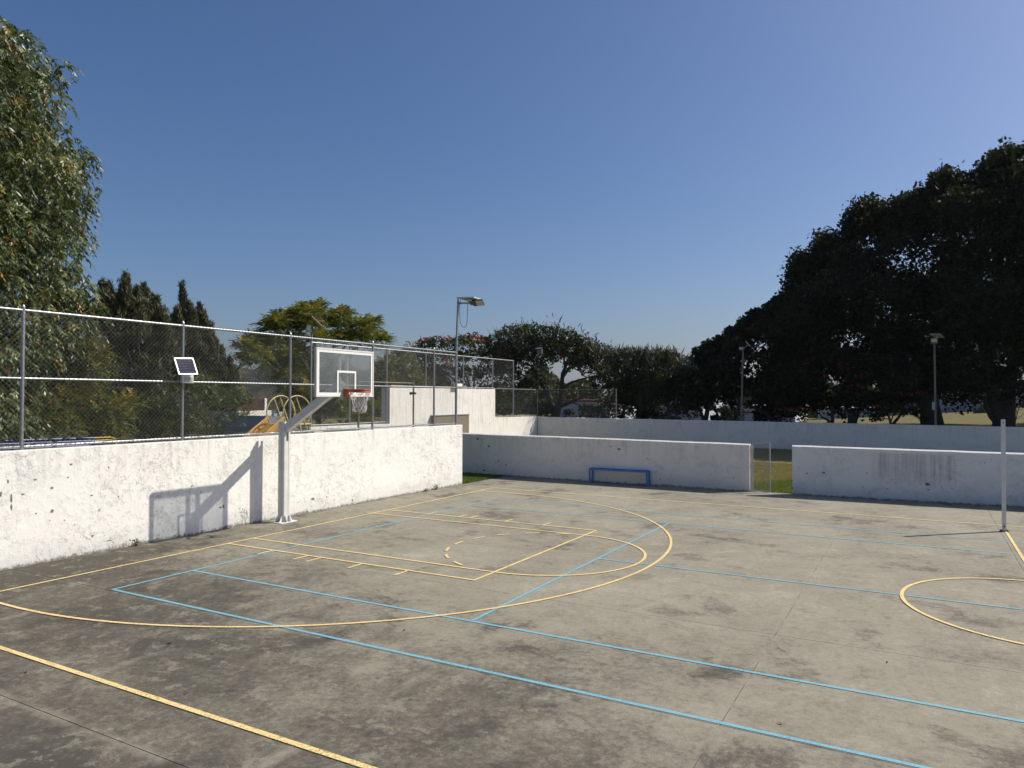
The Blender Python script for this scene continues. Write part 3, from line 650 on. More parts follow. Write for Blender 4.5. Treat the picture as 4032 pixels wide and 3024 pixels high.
rnd = random.Random(8); y = 1.28
for wl in (6, 7):
    mb = MB()
    for i in range(wl):
        h = 0.016+0.012*rnd.random(); mb.bb((gx+0.003, y, BZ0+e+0.012), (gx+0.0045, y+0.010, BZ0+e+0.012+h)); mb.bb((gx+0.003, y+0.011, BZ0+e+0.012), (gx+0.0045, y+0.016, BZ0+e+0.02)); y += 0.022
    y += 0.10; mb.build('faded_lettering', M['redink'], bh)
mb = MB()
for o in (-0.115, 0.115): mb.cbox((BX0-0.125, PY+o-0.03, BZ0+0.02), (BX0-0.065, PY+o+0.03, BZ1-0.13), 0.002)
mb.cbox((BX0-0.12, PY-0.083, BZ0+0.05), (BX0-0.07, PY+0.083, BZ0+0.30), 0.002)
mb.build('rear_support', M['wboard'], bh)
# rim
rc = Vector((BX0+0.15+0.225, PY, 2.985)); rr = 0.228
mb = MB(); mb.cbox((BX0+0.004, PY-0.09, BZ0-0.005), (BX0+0.014, PY+0.09, BZ0+0.19), 0.002)
mb.prism([(BX0+0.014, PY-0.085, BZ0+0.005), (BX0+0.035, PY-0.085, BZ0+0.005), (BX0+0.17, PY-0.085, BZ0+0.125), (BX0+0.17, PY-0.085, BZ0+0.165), (BX0+0.014, PY-0.085, BZ0+0.175)], (0, 0.17, 0))
mb.build('rim_bracket', M['orange'], bh)
mb = MB(); n = 40
P = [rc+Vector((rr*math.cos(2*math.pi*i/n), rr*math.sin(2*math.pi*i/n), 0)) for i in range(n+1)]
mb.tube(P, 0.010, 8, False); mb.tube([p-Vector((0, 0, 0.05)) for p in P], 0.006, 6, False)
V = []; 
for i in range(n): V += [P[i]+Vector((0, 0, 0.0)), P[i+1], P[i+1]-Vector((0, 0, 0.052)), P[i]-Vector((0, 0, 0.052))]
mb.add(V, [(4*i, 4*i+1, 4*i+2, 4*i+3) for i in range(n) if True])
rim = mb.build('rim', M['orange'], bh, True)
# net
mb = MB(); NN = 12; rnd = random.Random(21)
def nr(z): return rr*(1-0.38*min(1, z/0.30)**0.8+0.02*math.sin(z*20))
rows = [0.05, 0.155, 0.235, 0.315, 0.385, 0.44]
K = {}
for k, z in enumerate(rows):
    for i in range(NN):
        a = 2*math.pi*(i+0.5*(k % 2))/NN+0.10*math.sin(k*1.7+i); q = nr(z)*(1+0.10*(rnd.random()-.5)) if k else rr
        K[k, i] = rc+Vector((q*math.cos(a), q*math.sin(a), -z+(rnd.random()-.5)*(0.02 if k < 4 else 0.06)*(k > 0)))
for k in range(len(rows)-1):
    for i in range(NN):
        j = (i+1) % NN if k % 2 else (i-1) % NN
        for tgt in (K[k+1, i], K[k+1, j]):
            a = K[k, i]; mdl = (a+tgt)/2-Vector((0, 0, 0.012)); mb.tube([a, mdl, tgt], 0.0042, 5)
for i in range(NN):
    a, b2 = K[5, i], K[5, (i+1) % NN]; mb.tube([a, (a+b2)/2-Vector((0, 0, 0.03)), b2], 0.0038, 5) if i % 3 else None
net = mb.build('net', M['net'], bh)
# ------------------------------------------------------------------ lamps
def panel(mb_f, mb_c, c, ax, w_, h_, th, nx, ny, border=0.03):
    """framed solar panel: frame into mb_f, cells into mb_c"""
    X, Y, Z = ax; c = Vector(c); mb_f.box(c, (w_, h_, th), ax)
    iw, ih = w_-2*border, h_-2*border; g = 0.008
    for i in range(nx):
        for j in range(ny):
            cx = -iw/2+iw*(i+.5)/nx; cy = -ih/2+ih*(j+.5)/ny
            mb_c.box(c+X*cx+Y*cy+Z*(th/2+0.002), (iw/nx-g, ih/ny-g, 0.004), ax)
def axes(yaw, tilt):
    """panel axes, normal tilted by tilt from vertical-up towards yaw azimuth (x=sin, y=cos)"""
    d = Vector((math.sin(yaw), math.cos(yaw), 0)); N = (Vector((0, 0, 1))*math.cos(tilt)+d*math.sin(tilt)).normalized()
    X = Vector((0, 0, 1)).cross(d).normalized(); Y = N.cross(X).normalized(); return (X, Y, N)
# solar flood light on the near fence post
sf = thing('solar_floodlight', 'white solar panel with square floodlight on a near fence post', 'solar light', (FX+0.1, -1.33, 3.1))
TL, TR, BR_, BL = at(688, 1410, x=-1.38), at(763, 1411, x=-1.38), at(774, 1474, x=-1.24), at(699, 1475, x=-1.24)
c = (TL+TR+BR_+BL)/4; X = ((TR-TL)+(BR_-BL)).normalized(); Y = ((TL-BL)+(TR-BR_)); hh = Y.length/2; Y = (Y-X*Y.dot(X)).normalized(); N = X.cross(Y).normalized()
if N.x < 0: N = -N
ww = (TR-TL).length
mf = MB(); mc = MB(); X2 = X; 
mf.box(c, (ww, hh, 0.03), (X, Y, N)); iw, ih = ww*0.90, hh*0.89
for i in range(5):
    for j in range(9):
        mc.box(c+X*(-iw/2+iw*(i+.5)/5)+Y*(-ih/2+ih*(j+.5)/9)+N*0.0205, (iw/5-0.005, ih/9-0.005, 0.006), (X, Y, N))
mf.box(c-Vector((0.12, 0, 0.02)), (0.12, 0.04, 0.04)); mf.build('solar_panel', M['alu'], sf); mc.build('solar_cells', M['cell'], sf)
a, b2 = at(719, 1476, x=-1.36), at(763, 1509, x=-1.36)
mb = MB(); mb.cbox((-1.43, a.y, b2.z), (-1.36, b2.y, a.z), 0.006); lam = mb.build('lamp_head', M['alu'], sf)
mb = MB(); w_ = b2.y-a.y; h_ = a.z-b2.z; mb.cbox((-1.359, a.y+w_*0.1, b2.z+h_*0.12), (-1.352, b2.y-w_*0.1, b2.z+h_*0.74), 0.002)
for k in range(7): z = b2.z+h_*(0.17+0.52*k/6); mb.bb((-1.3515, a.y+w_*0.13, z), (-1.346, b2.y-w_*0.13, z+0.006))
mb.build('lens', M['lens'], sf)
mb = MB(); P = [Vector((-1.42, a.y+0.03, b2.z)), Vector((-1.42, a.y+0.02, b2.z-0.10)), Vector((-1.42, a.y+0.10, b2.z-0.19)), Vector((-1.42, a.y+0.20, b2.z-0.15)), Vector((-1.42, a.y+0.22, b2.z))]
mb.tube(P, 0.005, 5); mb.build('cable', M['cable'], sf)
# tall solar street lamp at the end of the near fence
lp = thing('solar_street_lamp', 'tall thin lamp pole with flat solar panel and looped cable at the fence end', 'street lamp', (FX, 8.68, 1.93))
mb = MB(); mb.tube([(FX, 8.68, 1.93), (FX+0.0, 8.69, 4.4), (FX+0.03, 8.74, 6.03)], [0.042, 0.036, 0.034], 12); mb.build('pole', M['galv'], lp, True)
yl = 8.74; ay = at(1805, 1194, y=yl); aend = at(1850, 1194, y=yl)
mb = MB(); mb.tube([ay, aend], 0.028, 10); mb.tube([ay-Vector((0.02, 0, 0)), ay+Vector((0.03, 0, 0))], 0.05, 10); mb.build('arm', M['silver'], lp, True)
P1, P2 = at(1805, 1172, y=yl), at(1893, 1181, y=yl)
Q = [at(1805, 1172, y=yl-.22), at(1874, 1170, y=yl-.22), at(1893, 1180, y=yl+.30), at(1822, 1183, y=yl+.30)]
Q[3] = Q[0]+Q[2]-Q[1]; X = (Q[1]-Q[0]); ww = X.length; X = X.normalized(); Y = Q[3]-Q[0]; hh = Y.length; N = X.cross(Y).normalized(); Y = N.cross(X)
if N.z < 0: N = -N
c0 = (Q[0]+Q[2])/2
mf = MB(); mc = MB(); mk = MB()
for sx in (-1, 1): mf.box(c0+X*(sx*(ww/2-.012)), (.024, hh, .035), (X, Y, N))
for sy in (-1, 1): mf.box(c0+Y*(sy*(hh/2-.012)), (ww-.05, .024, .035), (X, Y, N))
mk.box(c0, (ww-.05, hh-.05, .012), (X, Y, N))
for i in range(9):
    for j in range(4): mc.box(c0+X*((ww-.06)*((i+.5)/9-.5))+Y*((hh-.06)*((j+.5)/4-.5))+N*.009, ((ww-.06)/9-.008, (hh-.06)/4-.008, .004), (X, Y, N)); mc.box(c0+X*((ww-.06)*((i+.5)/9-.5))+Y*((hh-.06)*((j+.5)/4-.5))-N*.008, ((ww-.06)/9-.014, (hh-.06)/4-.014, .003), (X, Y, N))
xs_ = at(1846, 1185, y=yl).x; mf.bb((xs_-0.05, yl-0.03, aend.z), (xs_+0.04, yl+0.03, c0.z-0.02))
pn = mf.build('solar_panel', M['alu'], lp); mk.build('back_sheet', M['backsheet'], pn); mc.build('solar_cells', M['cellback'], pn)
h0, h1, h2 = at(1857, 1193, y=yl).x, at(1877, 1193, y=yl).x, at(1903, 1193, y=yl).x
hz = aend.z
tl = R(-48)
Yv = Vector((0, math.cos(tl), math.sin(tl))); Zv = Vector((0, -math.sin(tl), math.cos(tl)))
def hb(x0, x1, w, z0, z1): return (Vector(((x0+x1)/2, yl, hz))+Zv*((z0+z1)/2), (x1-x0, w, z1-z0), (Vector((1, 0, 0)), Yv, Zv))
mb = MB(); mb.box(*hb(h0-0.05, h0+0.05, 0.12, -0.03, 0.03)); mb.box(*hb(h0+0.051, h2, 0.22, -0.03, 0.035)); hd = mb.build('lamp_head', M['lamphouse'], lp)
mb = MB(); mb.box(*hb(h1+0.005, h2-0.010, 0.195, -0.045, -0.0305)); mb.build('lens', M['lens'], lp)
mb = MB(); P = []
a, b2 = at(1814, 1184, y=yl-.03), at(1841, 1196, y=yl-.03); lo = at(1826, 1289, y=yl-.03)
for (u, v) in [(1814, 1182), (1810, 1200), (1809, 1225), (1811, 1255), (1813, 1273), (1819, 1285), (1826, 1289), (1833, 1286), (1838, 1276), (1840, 1250), (1841, 1222), (1842, 1195)]: P.append(at(u, v, y=yl-.03))
mb.tube(P, 0.008, 6); mb.build('cable', M['cable'], lp, True)
# lamp posts beyond the back wall
t = thing('boundary_lamp', 'pale square floodlight under flat solar panel on slim pole before the thick dark trunk', 'street lamp', (12.27, 31.6, 1.4))
mb = MB(); a = at(3684, 1690, y=31.7); b2 = at(3679, 1352, y=31.7); mb.tube([a, b2], [0.062, 0.042], 10); mb.build('pole', M['polegrey'], t, True)
a, b2 = at(3664, 1332, y=31.6), at(3693, 1354, y=31.6); mb = MB(); mb.cbox((a.x, 31.55, b2.z), (b2.x, 31.66, a.z), 0.01); mb.build('lamp_head', M['lamphouse'], t)
mb = MB(); w_ = b2.x-a.x; h_ = a.z-b2.z; mb.cbox((a.x+w_*.12, 31.535, b2.z+h_*.3), (b2.x-w_*.12, 31.548, a.z-h_*.1), 0.003); mb.build('lens', M['lens'], t)
mf = MB(); c = at(3689, 1324, y=31.75); P = [at(3661, 1317, y=31.3), at(3702, 1316, y=31.3), at(3719, 1331, y=32.3), at(3680, 1331, y=32.3)]
mf.prism([P[0], P[1], Vector(P[2]), Vector(P[3])], (0, 0, 0.035)); mf.bb((c.x-0.04, 31.7, c.z-0.12), (c.x+0.04, 31.8, c.z)); mf.build('solar_panel', M['panelback'], t)
mb = MB(); a = at(3676, 1598, y=31.6); mb.cbox((a.x-0.07, 31.5, a.z-0.2), (a.x+0.05, 31.58, a.z+0.2), 0.01); mb.build('junction_box', M['panelback'], t)
t = thing('park_lamp', 'dim floodlight on slim weathered pole with small panel tilted beside the broad leaved tree', 'street lamp', (2.75, 31.6, 1.4))
mb = MB(); a = at(2918, 1668, y=31.7); b2 = at(2926, 1378, y=31.7); mb.tube([a, b2], [0.055, 0.04], 10); mb.build('pole', M['polegrey'], t, True)
a, b2 = at(2911, 1364, y=31.6), at(2930, 1379, y=31.6); mb = MB(); mb.cbox((a.x, 31.5, b2.z), (b2.x, 31.68, a.z), 0.02); mb.build('lamp_head', M['lamphouse'], t)
mb = MB(); mb.cbox((a.x+.03, 31.48, b2.z+.05), (b2.x-.03, 31.498, a.z-.07), 0.003); mb.build('lens', M['lens'], t)
mf = MB(); mf.prism([at(2936, 1345, y=31.4), at(2953, 1364, y=31.4), at(2952, 1365, y=32.1), at(2935, 1346, y=32.1)], (0.03, 0, 0.03)); mf.tube([at(2926, 1374, y=31.7), at(2944, 1358, y=31.75)], 0.02, 6); mf.build('solar_panel', M['panelback'], t)
t = thing('corner_lamp', 'small dark hooded lamp in front of the umbrella shaped tree crown', 'street lamp', (-10.2, 31.2, 1.6))
a, b2 = at(2116, 1376, y=31.2), at(2134, 1394, y=31.2)
mb = MB(); mb.tube([(GX, 31.2, 1.5), (a.x+0.12, 31.2, b2.z+0.05)], 0.02, 8); mb.build('pole', M['bark'], t, True)
mb = MB(); mb.cbox((a.x, 31.1, b2.z), (b2.x, 31.35, a.z), 0.02); mb.prism([(a.x-.05, 31.0, a.z), (b2.x+.05, 31.0, a.z), (b2.x, 31.3, a.z+.12), (a.x, 31.3, a.z+.12)], (0, 0, 0.02)); mb.build('lamp_head', M['lamphouse'], t)
mb = MB(); mb.cbox((a.x+.04, 31.08, b2.z+.04), (b2.x-.04, 31.098, a.z-.04), 0.003); mb.build('lens', M['polegrey'], t)
t = thing('fence_solar_lamp', 'pale floodlight and edge on solar panel on thin pole before the fern leaved tree', 'street lamp', (GX, 11.0, 5.0))
mb = MB(); mb.tube([(GX, 11.02, 5.1), at(1232, 1272, x=GX)], 0.035, 8); mb.tube([at(1232, 1286, x=GX), at(1248, 1280, x=GX), at(1256, 1274, x=GX)], 0.02, 6); mb.build('pole', M['polegrey'], t, True)
mb = MB(); mb.prism([at(1229, 1246, x=GX), at(1268, 1284, x=GX), at(1266, 1285, x=GX+.5), at(1228, 1247, x=GX+.5)], (0, 0.0, 0.04)); mb.build('solar_panel', M['cellback'], t)
c = at(1215, 1291, x=GX+.15); Nn = Vector((.62, -.72, -.3)).normalized(); Xx = Vector((0, .35, 1)).cross(Nn).normalized(); Yy = Nn.cross(Xx)
mb = MB(); mb.box(c-Nn*.05, (.17, .24, .09), (Xx, Yy, Nn)); mb.tube([at(1221, 1302, x=GX), at(1233, 1314, x=GX)], 0.03, 6); mb.build('lamp_head', M['panelback'], t)
mb = MB(); mb.box(c, (.14, .20, .008), (Xx, Yy, Nn)); mb.build('lens', M['wboard'], t)
# bare goal frame between the fences with small camera
t = thing('steel_gate_frame', 'dark steel post frame behind the near fence carrying a small black camera', 'frame', (-6.0, 8.5, 0))
ya, yb = at(1411, 1690, x=-6.0), at(1628, 1600, x=-6.0); zt = at(1628, 1497, x=-6.0).z; zb = at(1628, 1509, x=-6.0).z
for q, zz in ((ya, zb), (yb, zt)): mb = MB(); mb.tube([(-6, q.y, -0.05), (-6, q.y, zz)], 0.035, 8); mb.build('post', M['polegrey'], t, True)
mb = MB(); mb.tube([(-6, ya.y, zb), (-6, yb.y-0.03, zb)], 0.022, 8); mb.build('crossbar', M['polegrey'], t, True)
q = at(1620, 1549, x=-5.9); mb = MB(); mb.cbox((-5.96, q.y-.06, q.z-.04), (-5.7, q.y+.06, q.z+.05), 0.01); mb.tube([(-5.9, q.y, q.z-.03), (-6, q.y+.05, q.z-.06)], .015, 6); mb.build('camera_housing', M['lamphouse'], t)
t = thing('wall_camera', 'tiny white camera on the back fence above the bright white block', 'camera', at(1804, 1516, x=-10.0))
a = at(1804, 1516, x=-9.95); mb = MB(); mb.cbox((a.x-.1, a.y-.3, a.z-.09), (a.x+.1, a.y+.28, a.z+.07), 0.02); mb.build('housing', M['wboard'], t)
mb = MB(); mb.tube([(GX, a.y-.25, a.z+.3), (GX, a.y-.25, a.z-.35)], .03, 6); mb.build('bracket', M['galv'], t)
# ------------------------------------------------------------------ playground
t = thing('slide', 'yellow slide with round tube hoops and ladder behind the near fence', 'slide', (-5.5, 5.4, 0))
SX0, SX1 = -5.85, -5.15; pz = 2.0
pA, pB = at(1082, 1660, x=-5.5), at(1195, 1640, x=-5.5)
mb = MB(); mb.cbox((SX0, pA.y, pz-0.05), (SX1, pB.y, pz), 0.01); mb.build('platform', M['cream'], t)
lo = at(1000, 1735, x=-5.5)
mb = MB(); sA = Vector((0, pA.y, pz)); sB = Vector((0, pA.y-2.6, 0.35))
def sl(a, x): return Vector((x, a.y, a.z))
mb.prism([sl(sA, SX0), sl(sB, SX0), sl(sB, SX1), sl(sA, SX1)], (0, 0, -0.02)); mb.build('chute', M['slide'], t)
for x in (SX0, SX1):
    mb = MB(); P = [sl(sA, x)+Vector((0, 0, .03)), sl(sB, x)+Vector((0, 0, .03)), sl(sB, x)+Vector((0, 0, .19)), sl(sA, x)+Vector((0, 0, .19))]; mb.prism(P, (0.03, 0, 0)); mb.tube([sl(sA, x)+Vector((.015, 0, .20)), sl(sB, x)+Vector((.015, 0, .20))], 0.025, 8); mb.build('side_rail', M['slide'], t)
for x in (SX0, SX1):
    mb = MB(); c = Vector((x, (pA.y+pB.y)/2-0.02, pz+0.36)); P = []; rw = (pB.y-pA.y)/2-0.02
    for i in range(25):
        a = R(-38+256*i/24); P.append(c+Vector((0, rw*1.0*math.cos(a), 0.50*math.sin(a))))
    mb.tube(P, 0.020, 8); mb.build('hoop', M['cream'], t, True)
for x in (SX0, SX1):
    for yy in (0.28, 0.50):
        mb = MB(); Y0 = pA.y+(pB.y-pA.y)*(yy-.05); mb.tube([(x, Y0, pz+.80), (x, Y0+0.55, pz-0.4), (x, Y0+1.0, 0.0)], 0.020, 8); mb.build('ladder_rail', M['cream'], t, True)
for k in range(6):
    f_ = k/6; mb = MB(); y = pB.y+0.12+0.5*f_; mb.tube([(SX0, y, pz-0.3-1.4*f_), (SX1, y, pz-0.3-1.4*f_)], 0.015, 6); mb.build('rung', M['cream'], t)
for x in (SX0+.05, SX1-.05):
    for y in (pA.y+.05, pB.y-.05): mb = MB(); mb.tube([(x, y, 0), (x, y, pz-.05)], 0.022, 8); mb.build('leg', M['cream'], t, True)
t = thing('climbing_frame', 'low blue tube climbing frame with curved yellow end seen through the near fence', 'climbing frame', (-3.5, -3, 0))
for x, v0, v1 in ((-3.2, 1742, 1735), (-4.1, 1728, 1724)):
    a = at(0, v0, x=x); b2 = at(372, v1, x=x)
    mb = MB(); mb.tube([(x, a.y-2.5, a.z), (x, b2.y, b2.z)], 0.022, 8); mb.tube([(x, a.y-2.5, a.z-.10), (x, b2.y-.12, b2.z-.09)], 0.018, 8); mb.build('rail', M['navy'], t, True)
    e2 = at(455, v1+1, x=x); mb = MB(); z = b2.z; yy = e2.y
    mb.tube([(x, b2.y, z), (x, yy-.12, z), (x, yy-.04, z-.03), (x, yy+.02, z-.10), (x, yy+.05, z-.3), (x, yy+.06, 0)], 0.013, 8); mb.build('end_leg', M['yellow'], t, True)
    mb = MB(); mb.tube([(x, a.y-2.4, a.z), (x, a.y-2.4, 0)], 0.022, 8); mb.build('end_leg', M['yellow'], t, True)
za = at(200, 1731, x=-3.6).z
for k in range(16):
    y = at(372, 1730, x=-3.6).y-0.1-0.28*k; mb = MB(); mb.tube([(-3.2, y, za-0.02), (-4.1, y, za-0.02)], 0.014, 6); mb.build('rung', M['navy'], t)
# ------------------------------------------------------------------ houses
def house(name, label, x0, x1, y0, y1, z0, z1, mat, wins=(), roof=None):
    t = thing(name, label, 'house', ((x0+x1)/2, (y0+y1)/2, z0))
    mb = MB(); mb.cbox((x0, y0, z0), (x1, y1, z1), 0.02); mb.build('walls', mat, t)
    mb = MB(); mb.cbox((x0-.12, y0-.12, z1+.003), (x1+.12, y1+.12, z1+.18), 0.02); mb.build('roof', roof or mat, t)
    for (wx0, wx1, wz0, wz1) in wins:
        mb = MB(); f_ = 0.07
        mb.bb((wx0, y0-.06, wz0), (wx0+f_, y0-.004, wz1)); mb.bb((wx1-f_, y0-.06, wz0), (wx1, y0-.004, wz1)); mb.bb((wx0+f_, y0-.06, wz0), (wx1-f_, y0-.004, wz0+f_)); mb.bb((wx0+f_, y0-.06, wz1-f_), (wx1-f_, y0-.004, wz1)); mb.bb(((wx0+wx1)/2-.03, y0-.055, wz0+f_), ((wx0+wx1)/2+.03, y0-.004, wz1-f_))
        w_ = mb.build('window', M['dark'], t); mb = MB(); mb.bb((wx0+f_, y0-.03, wz0+f_), (wx1-f_, y0-.003, wz1-f_)); mb.build('pane', M['glasswin'], w_)
    return t
def hx(u, y): return at(u, 1560, y=y).x
def hz_(v, u, y): return at(u, v, y=y).z
HY = 52
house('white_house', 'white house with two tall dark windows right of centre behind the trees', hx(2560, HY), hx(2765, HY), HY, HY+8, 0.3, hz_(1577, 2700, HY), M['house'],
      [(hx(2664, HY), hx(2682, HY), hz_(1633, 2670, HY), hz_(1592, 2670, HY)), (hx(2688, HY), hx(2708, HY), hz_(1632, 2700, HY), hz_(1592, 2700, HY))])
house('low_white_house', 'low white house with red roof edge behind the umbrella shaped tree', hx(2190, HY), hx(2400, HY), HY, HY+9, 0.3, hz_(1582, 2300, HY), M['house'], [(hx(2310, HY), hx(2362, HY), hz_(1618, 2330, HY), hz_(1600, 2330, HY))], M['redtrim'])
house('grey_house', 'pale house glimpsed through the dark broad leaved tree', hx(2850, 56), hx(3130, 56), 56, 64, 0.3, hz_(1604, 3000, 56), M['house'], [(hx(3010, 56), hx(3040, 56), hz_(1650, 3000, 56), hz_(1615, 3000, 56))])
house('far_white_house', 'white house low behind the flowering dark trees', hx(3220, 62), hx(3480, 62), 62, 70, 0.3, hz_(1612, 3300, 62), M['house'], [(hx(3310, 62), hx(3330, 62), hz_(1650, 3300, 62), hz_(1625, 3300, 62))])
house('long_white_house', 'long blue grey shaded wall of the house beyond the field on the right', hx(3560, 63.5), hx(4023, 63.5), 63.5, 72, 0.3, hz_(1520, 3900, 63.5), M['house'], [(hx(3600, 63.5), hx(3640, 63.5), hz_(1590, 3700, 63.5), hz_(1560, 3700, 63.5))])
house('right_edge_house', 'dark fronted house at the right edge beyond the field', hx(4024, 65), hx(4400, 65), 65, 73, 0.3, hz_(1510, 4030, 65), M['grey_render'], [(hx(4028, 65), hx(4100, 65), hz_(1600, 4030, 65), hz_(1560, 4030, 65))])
# houses down the slope on the left
t = thing('brick_topped_house', 'house with brown brick parapet and pale column seen through the near fence', 'house', at(1000, 1650, x=-28))
def hq(u0, u1, v0, v1, x, dx=3.0):
    a, b2 = at(u0, v0, x=x), at(u1, v1, x=x); return (x-dx, a.y, min(a.z, b2.z)), (x, b2.y, max(a.z, b2.z))
mb = MB(); mb.cbox(*hq(925, 1041, 1568, 1617, -28.0), 0.02); mb.build('brick_parapet', M['rust'], t)
mb = MB(); mb.cbox(*hq(1042, 1052, 1568, 1618, -27.9), 0.02); mb.build('column', M['housew'], t)
mb = MB(); mb.cbox(*hq(940, 1070, 1618.5, 1637, -27.8), 0.02); mb.build('roof_slab', M['housew'], t)
mb = MB(); mb.cbox(*hq(935, 1030, 1638, 1760, -28.0), 0.02); mb.build('walls', M['grey_render'], t)
mb = MB(); mb.cbox(*hq(1030.5, 1045, 1638, 1760, -27.85), 0.02); mb.build('column', M['housew'], t)
t = thing('grey_sloped_house', 'grey shaded house wall behind the yellow slide hoops', 'house', at(1100, 1650, x=-22))
mb = MB(); P = [at(1026, 1684, x=-22), at(1047, 1638, x=-22), at(1122, 1640, x=-22), at(1190, 1640, x=-22), at(1190, 1760, x=-22), at(1026, 1760, x=-22)]; mb.prism(P, (-4, 0, 0)); mb.build('walls', M['grey_render'], t)
t = thing('far_white_shed', 'small bright white roof far off behind the slide hoops', 'shed', at(1105, 1630, x=-60))
mb = MB(); mb.cbox(*hq(1078, 1092, 1628, 1645, -60), .02); mb.cbox(*hq(1102, 1116, 1622, 1645, -61), .02); mb.build('walls', M['house'], t)
# parked car and bin beyond the field
t = thing('parked_car', 'dark green parked car low on the far grass between the trunks', 'car', at(3888, 1632, y=58))
c = at(3888, 1628, y=58)
mb = MB(); P = [(-2.0, 0, .25), (2.0, 0, .25), (2.05, 0, .75), (1.3, 0, .85), (0.8, 0, 1.35), (-0.9, 0, 1.38), (-1.5, 0, .9), (-2.05, 0, .8)]
mb.prism([(c.x+a*0.45, 57.3, c.z-0.65+z) for a, y, z in P], (0, 1.6, 0)); mb.build('body', M['carpaint'], t)
mb = MB(); mb.prism([(c.x+a*0.45, 57.28, c.z-0.65+z) for a, z in ((-1.2, .92), (1.05, .90), (.7, 1.28), (-.85, 1.3))], (0, 0.015, 0)); mb.build('side_window', M['glasswin'], t)
for s in (-1, 1): mb = MB(); mb.tube([(c.x+s*.6, 57.2, c.z-.38), (c.x+s*.6, 57.5, c.z-.38)], .27, 14); mb.build('wheel', M['dark'], t)
t = thing('blue_bin', 'blue plastic bin on the grass near the long house', 'bin', at(3594, 1640, y=60)); a, b2 = at(3585, 1622, y=60), at(3603, 1640, y=60)
mb = MB(); mb.cbox((a.x, 59.8, b2.z-.1), (b2.x, 60.2, a.z-.1), .03); mb.build('body', M['bluebin'], t); mb = MB(); mb.cbox((a.x-.04, 59.75, a.z-.098), (b2.x+.04, 60.25, a.z), .02); mb.build('lid', M['bluebin'], t)
for nm, u, v0, v1, lab in (('field_post', 3726, 1500, 1632, 'thin dark post by the joint of the long house wall'), ('field_post', 3834, 1560, 1636, 'thin dark post left of the green parked car')):
    t = thing(nm, lab, 'post', at(u, v1, y=58)); mb = MB(); mb.tube([at(u, v1+4, y=58), at(u, v0, y=58)], .04, 6); mb.build('pole', M['polegrey'], t)
# ------------------------------------------------------------------ foliage
def unit(v): return v/np.maximum(1e-9, np.linalg.norm(v, axis=-1, keepdims=True))
def leaf_quads(C, D, S, L, Wd, rng, cup=0.0):
    """rhombic leaves: centre C, long direction D, side direction S"""
    D = unit(D); S = unit(S-D*(S*D).sum(-1, keepdims=True)); L = L[:, None]; Wd = Wd[:, None]
    N = np.cross(D, S)
    V = np.stack([C-D*L/2, C+S*Wd/2-D*L*0.08+N*Wd*cup, C+D*L/2, C-S*Wd/2-D*L*0.08+N*Wd*cup], 1).reshape(-1, 3)
    return V, np.arange(len(V)).reshape(-1, 4)
def blob_points(blobs, per, rng, hollow=0.55, bottom=0.35):
    out = []; idx = []
    for i, (x, y, z, rx, rz) in enumerate(blobs):
        n = max(3, int(per*max(rx*rx, 0.62*rx))); d = unit(rng.normal(size=(n, 3))); d[:, 2] = np.where((d[:, 2] < 0) & (rng.rand(n) > bottom), -d[:, 2], d[:, 2])
        q = hollow+(1-hollow)*rng.rand(n)**0.6; q *= 1+0.22*np.sin(d[:, 0]*7+i)*np.sin(d[:, 1]*6+2*i)
        out.append(np.c_[x+d[:, 0]*q*rx, y+d[:, 1]*q*rx, z+d[:, 2]*q*rz]); idx.append(d)
    return np.concatenate(out), np.concatenate(idx)
def crown(tree, blobs, per, size, mat, seed, aspect=0.5, hollow=0.55, bottom=0.35, droop=0.0, name='crown', bias=0.0, cluster=1):
    rng = np.random.RandomState(seed); P, N = blob_points(blobs, per, rng, hollow, bottom)
    if cluster > 1:
        P = np.repeat(P, cluster, 0)+rng.normal(size=(len(P)*cluster, 3))*size*0.9; N = np.repeat(N, cluster, 0)
    n = len(P); D = rng.normal(size=(n, 3))+N*0.4; D[:, 2] -= droop; S = rng.normal(size=(n, 3))
    L = size*(0.6+0.8*rng.rand(n)); V, F = leaf_quads(P, D, S, L, L*aspect, rng, 0.15)
    t = np.clip(rng.rand(n)**1.3+bias+0.15*N[:, 2], 0, 1)  # clump tops get a lighter tint, sunlight on upper leaves put into the colour
    return mesh_obj(name, V, F, mat, tree, tint=t)
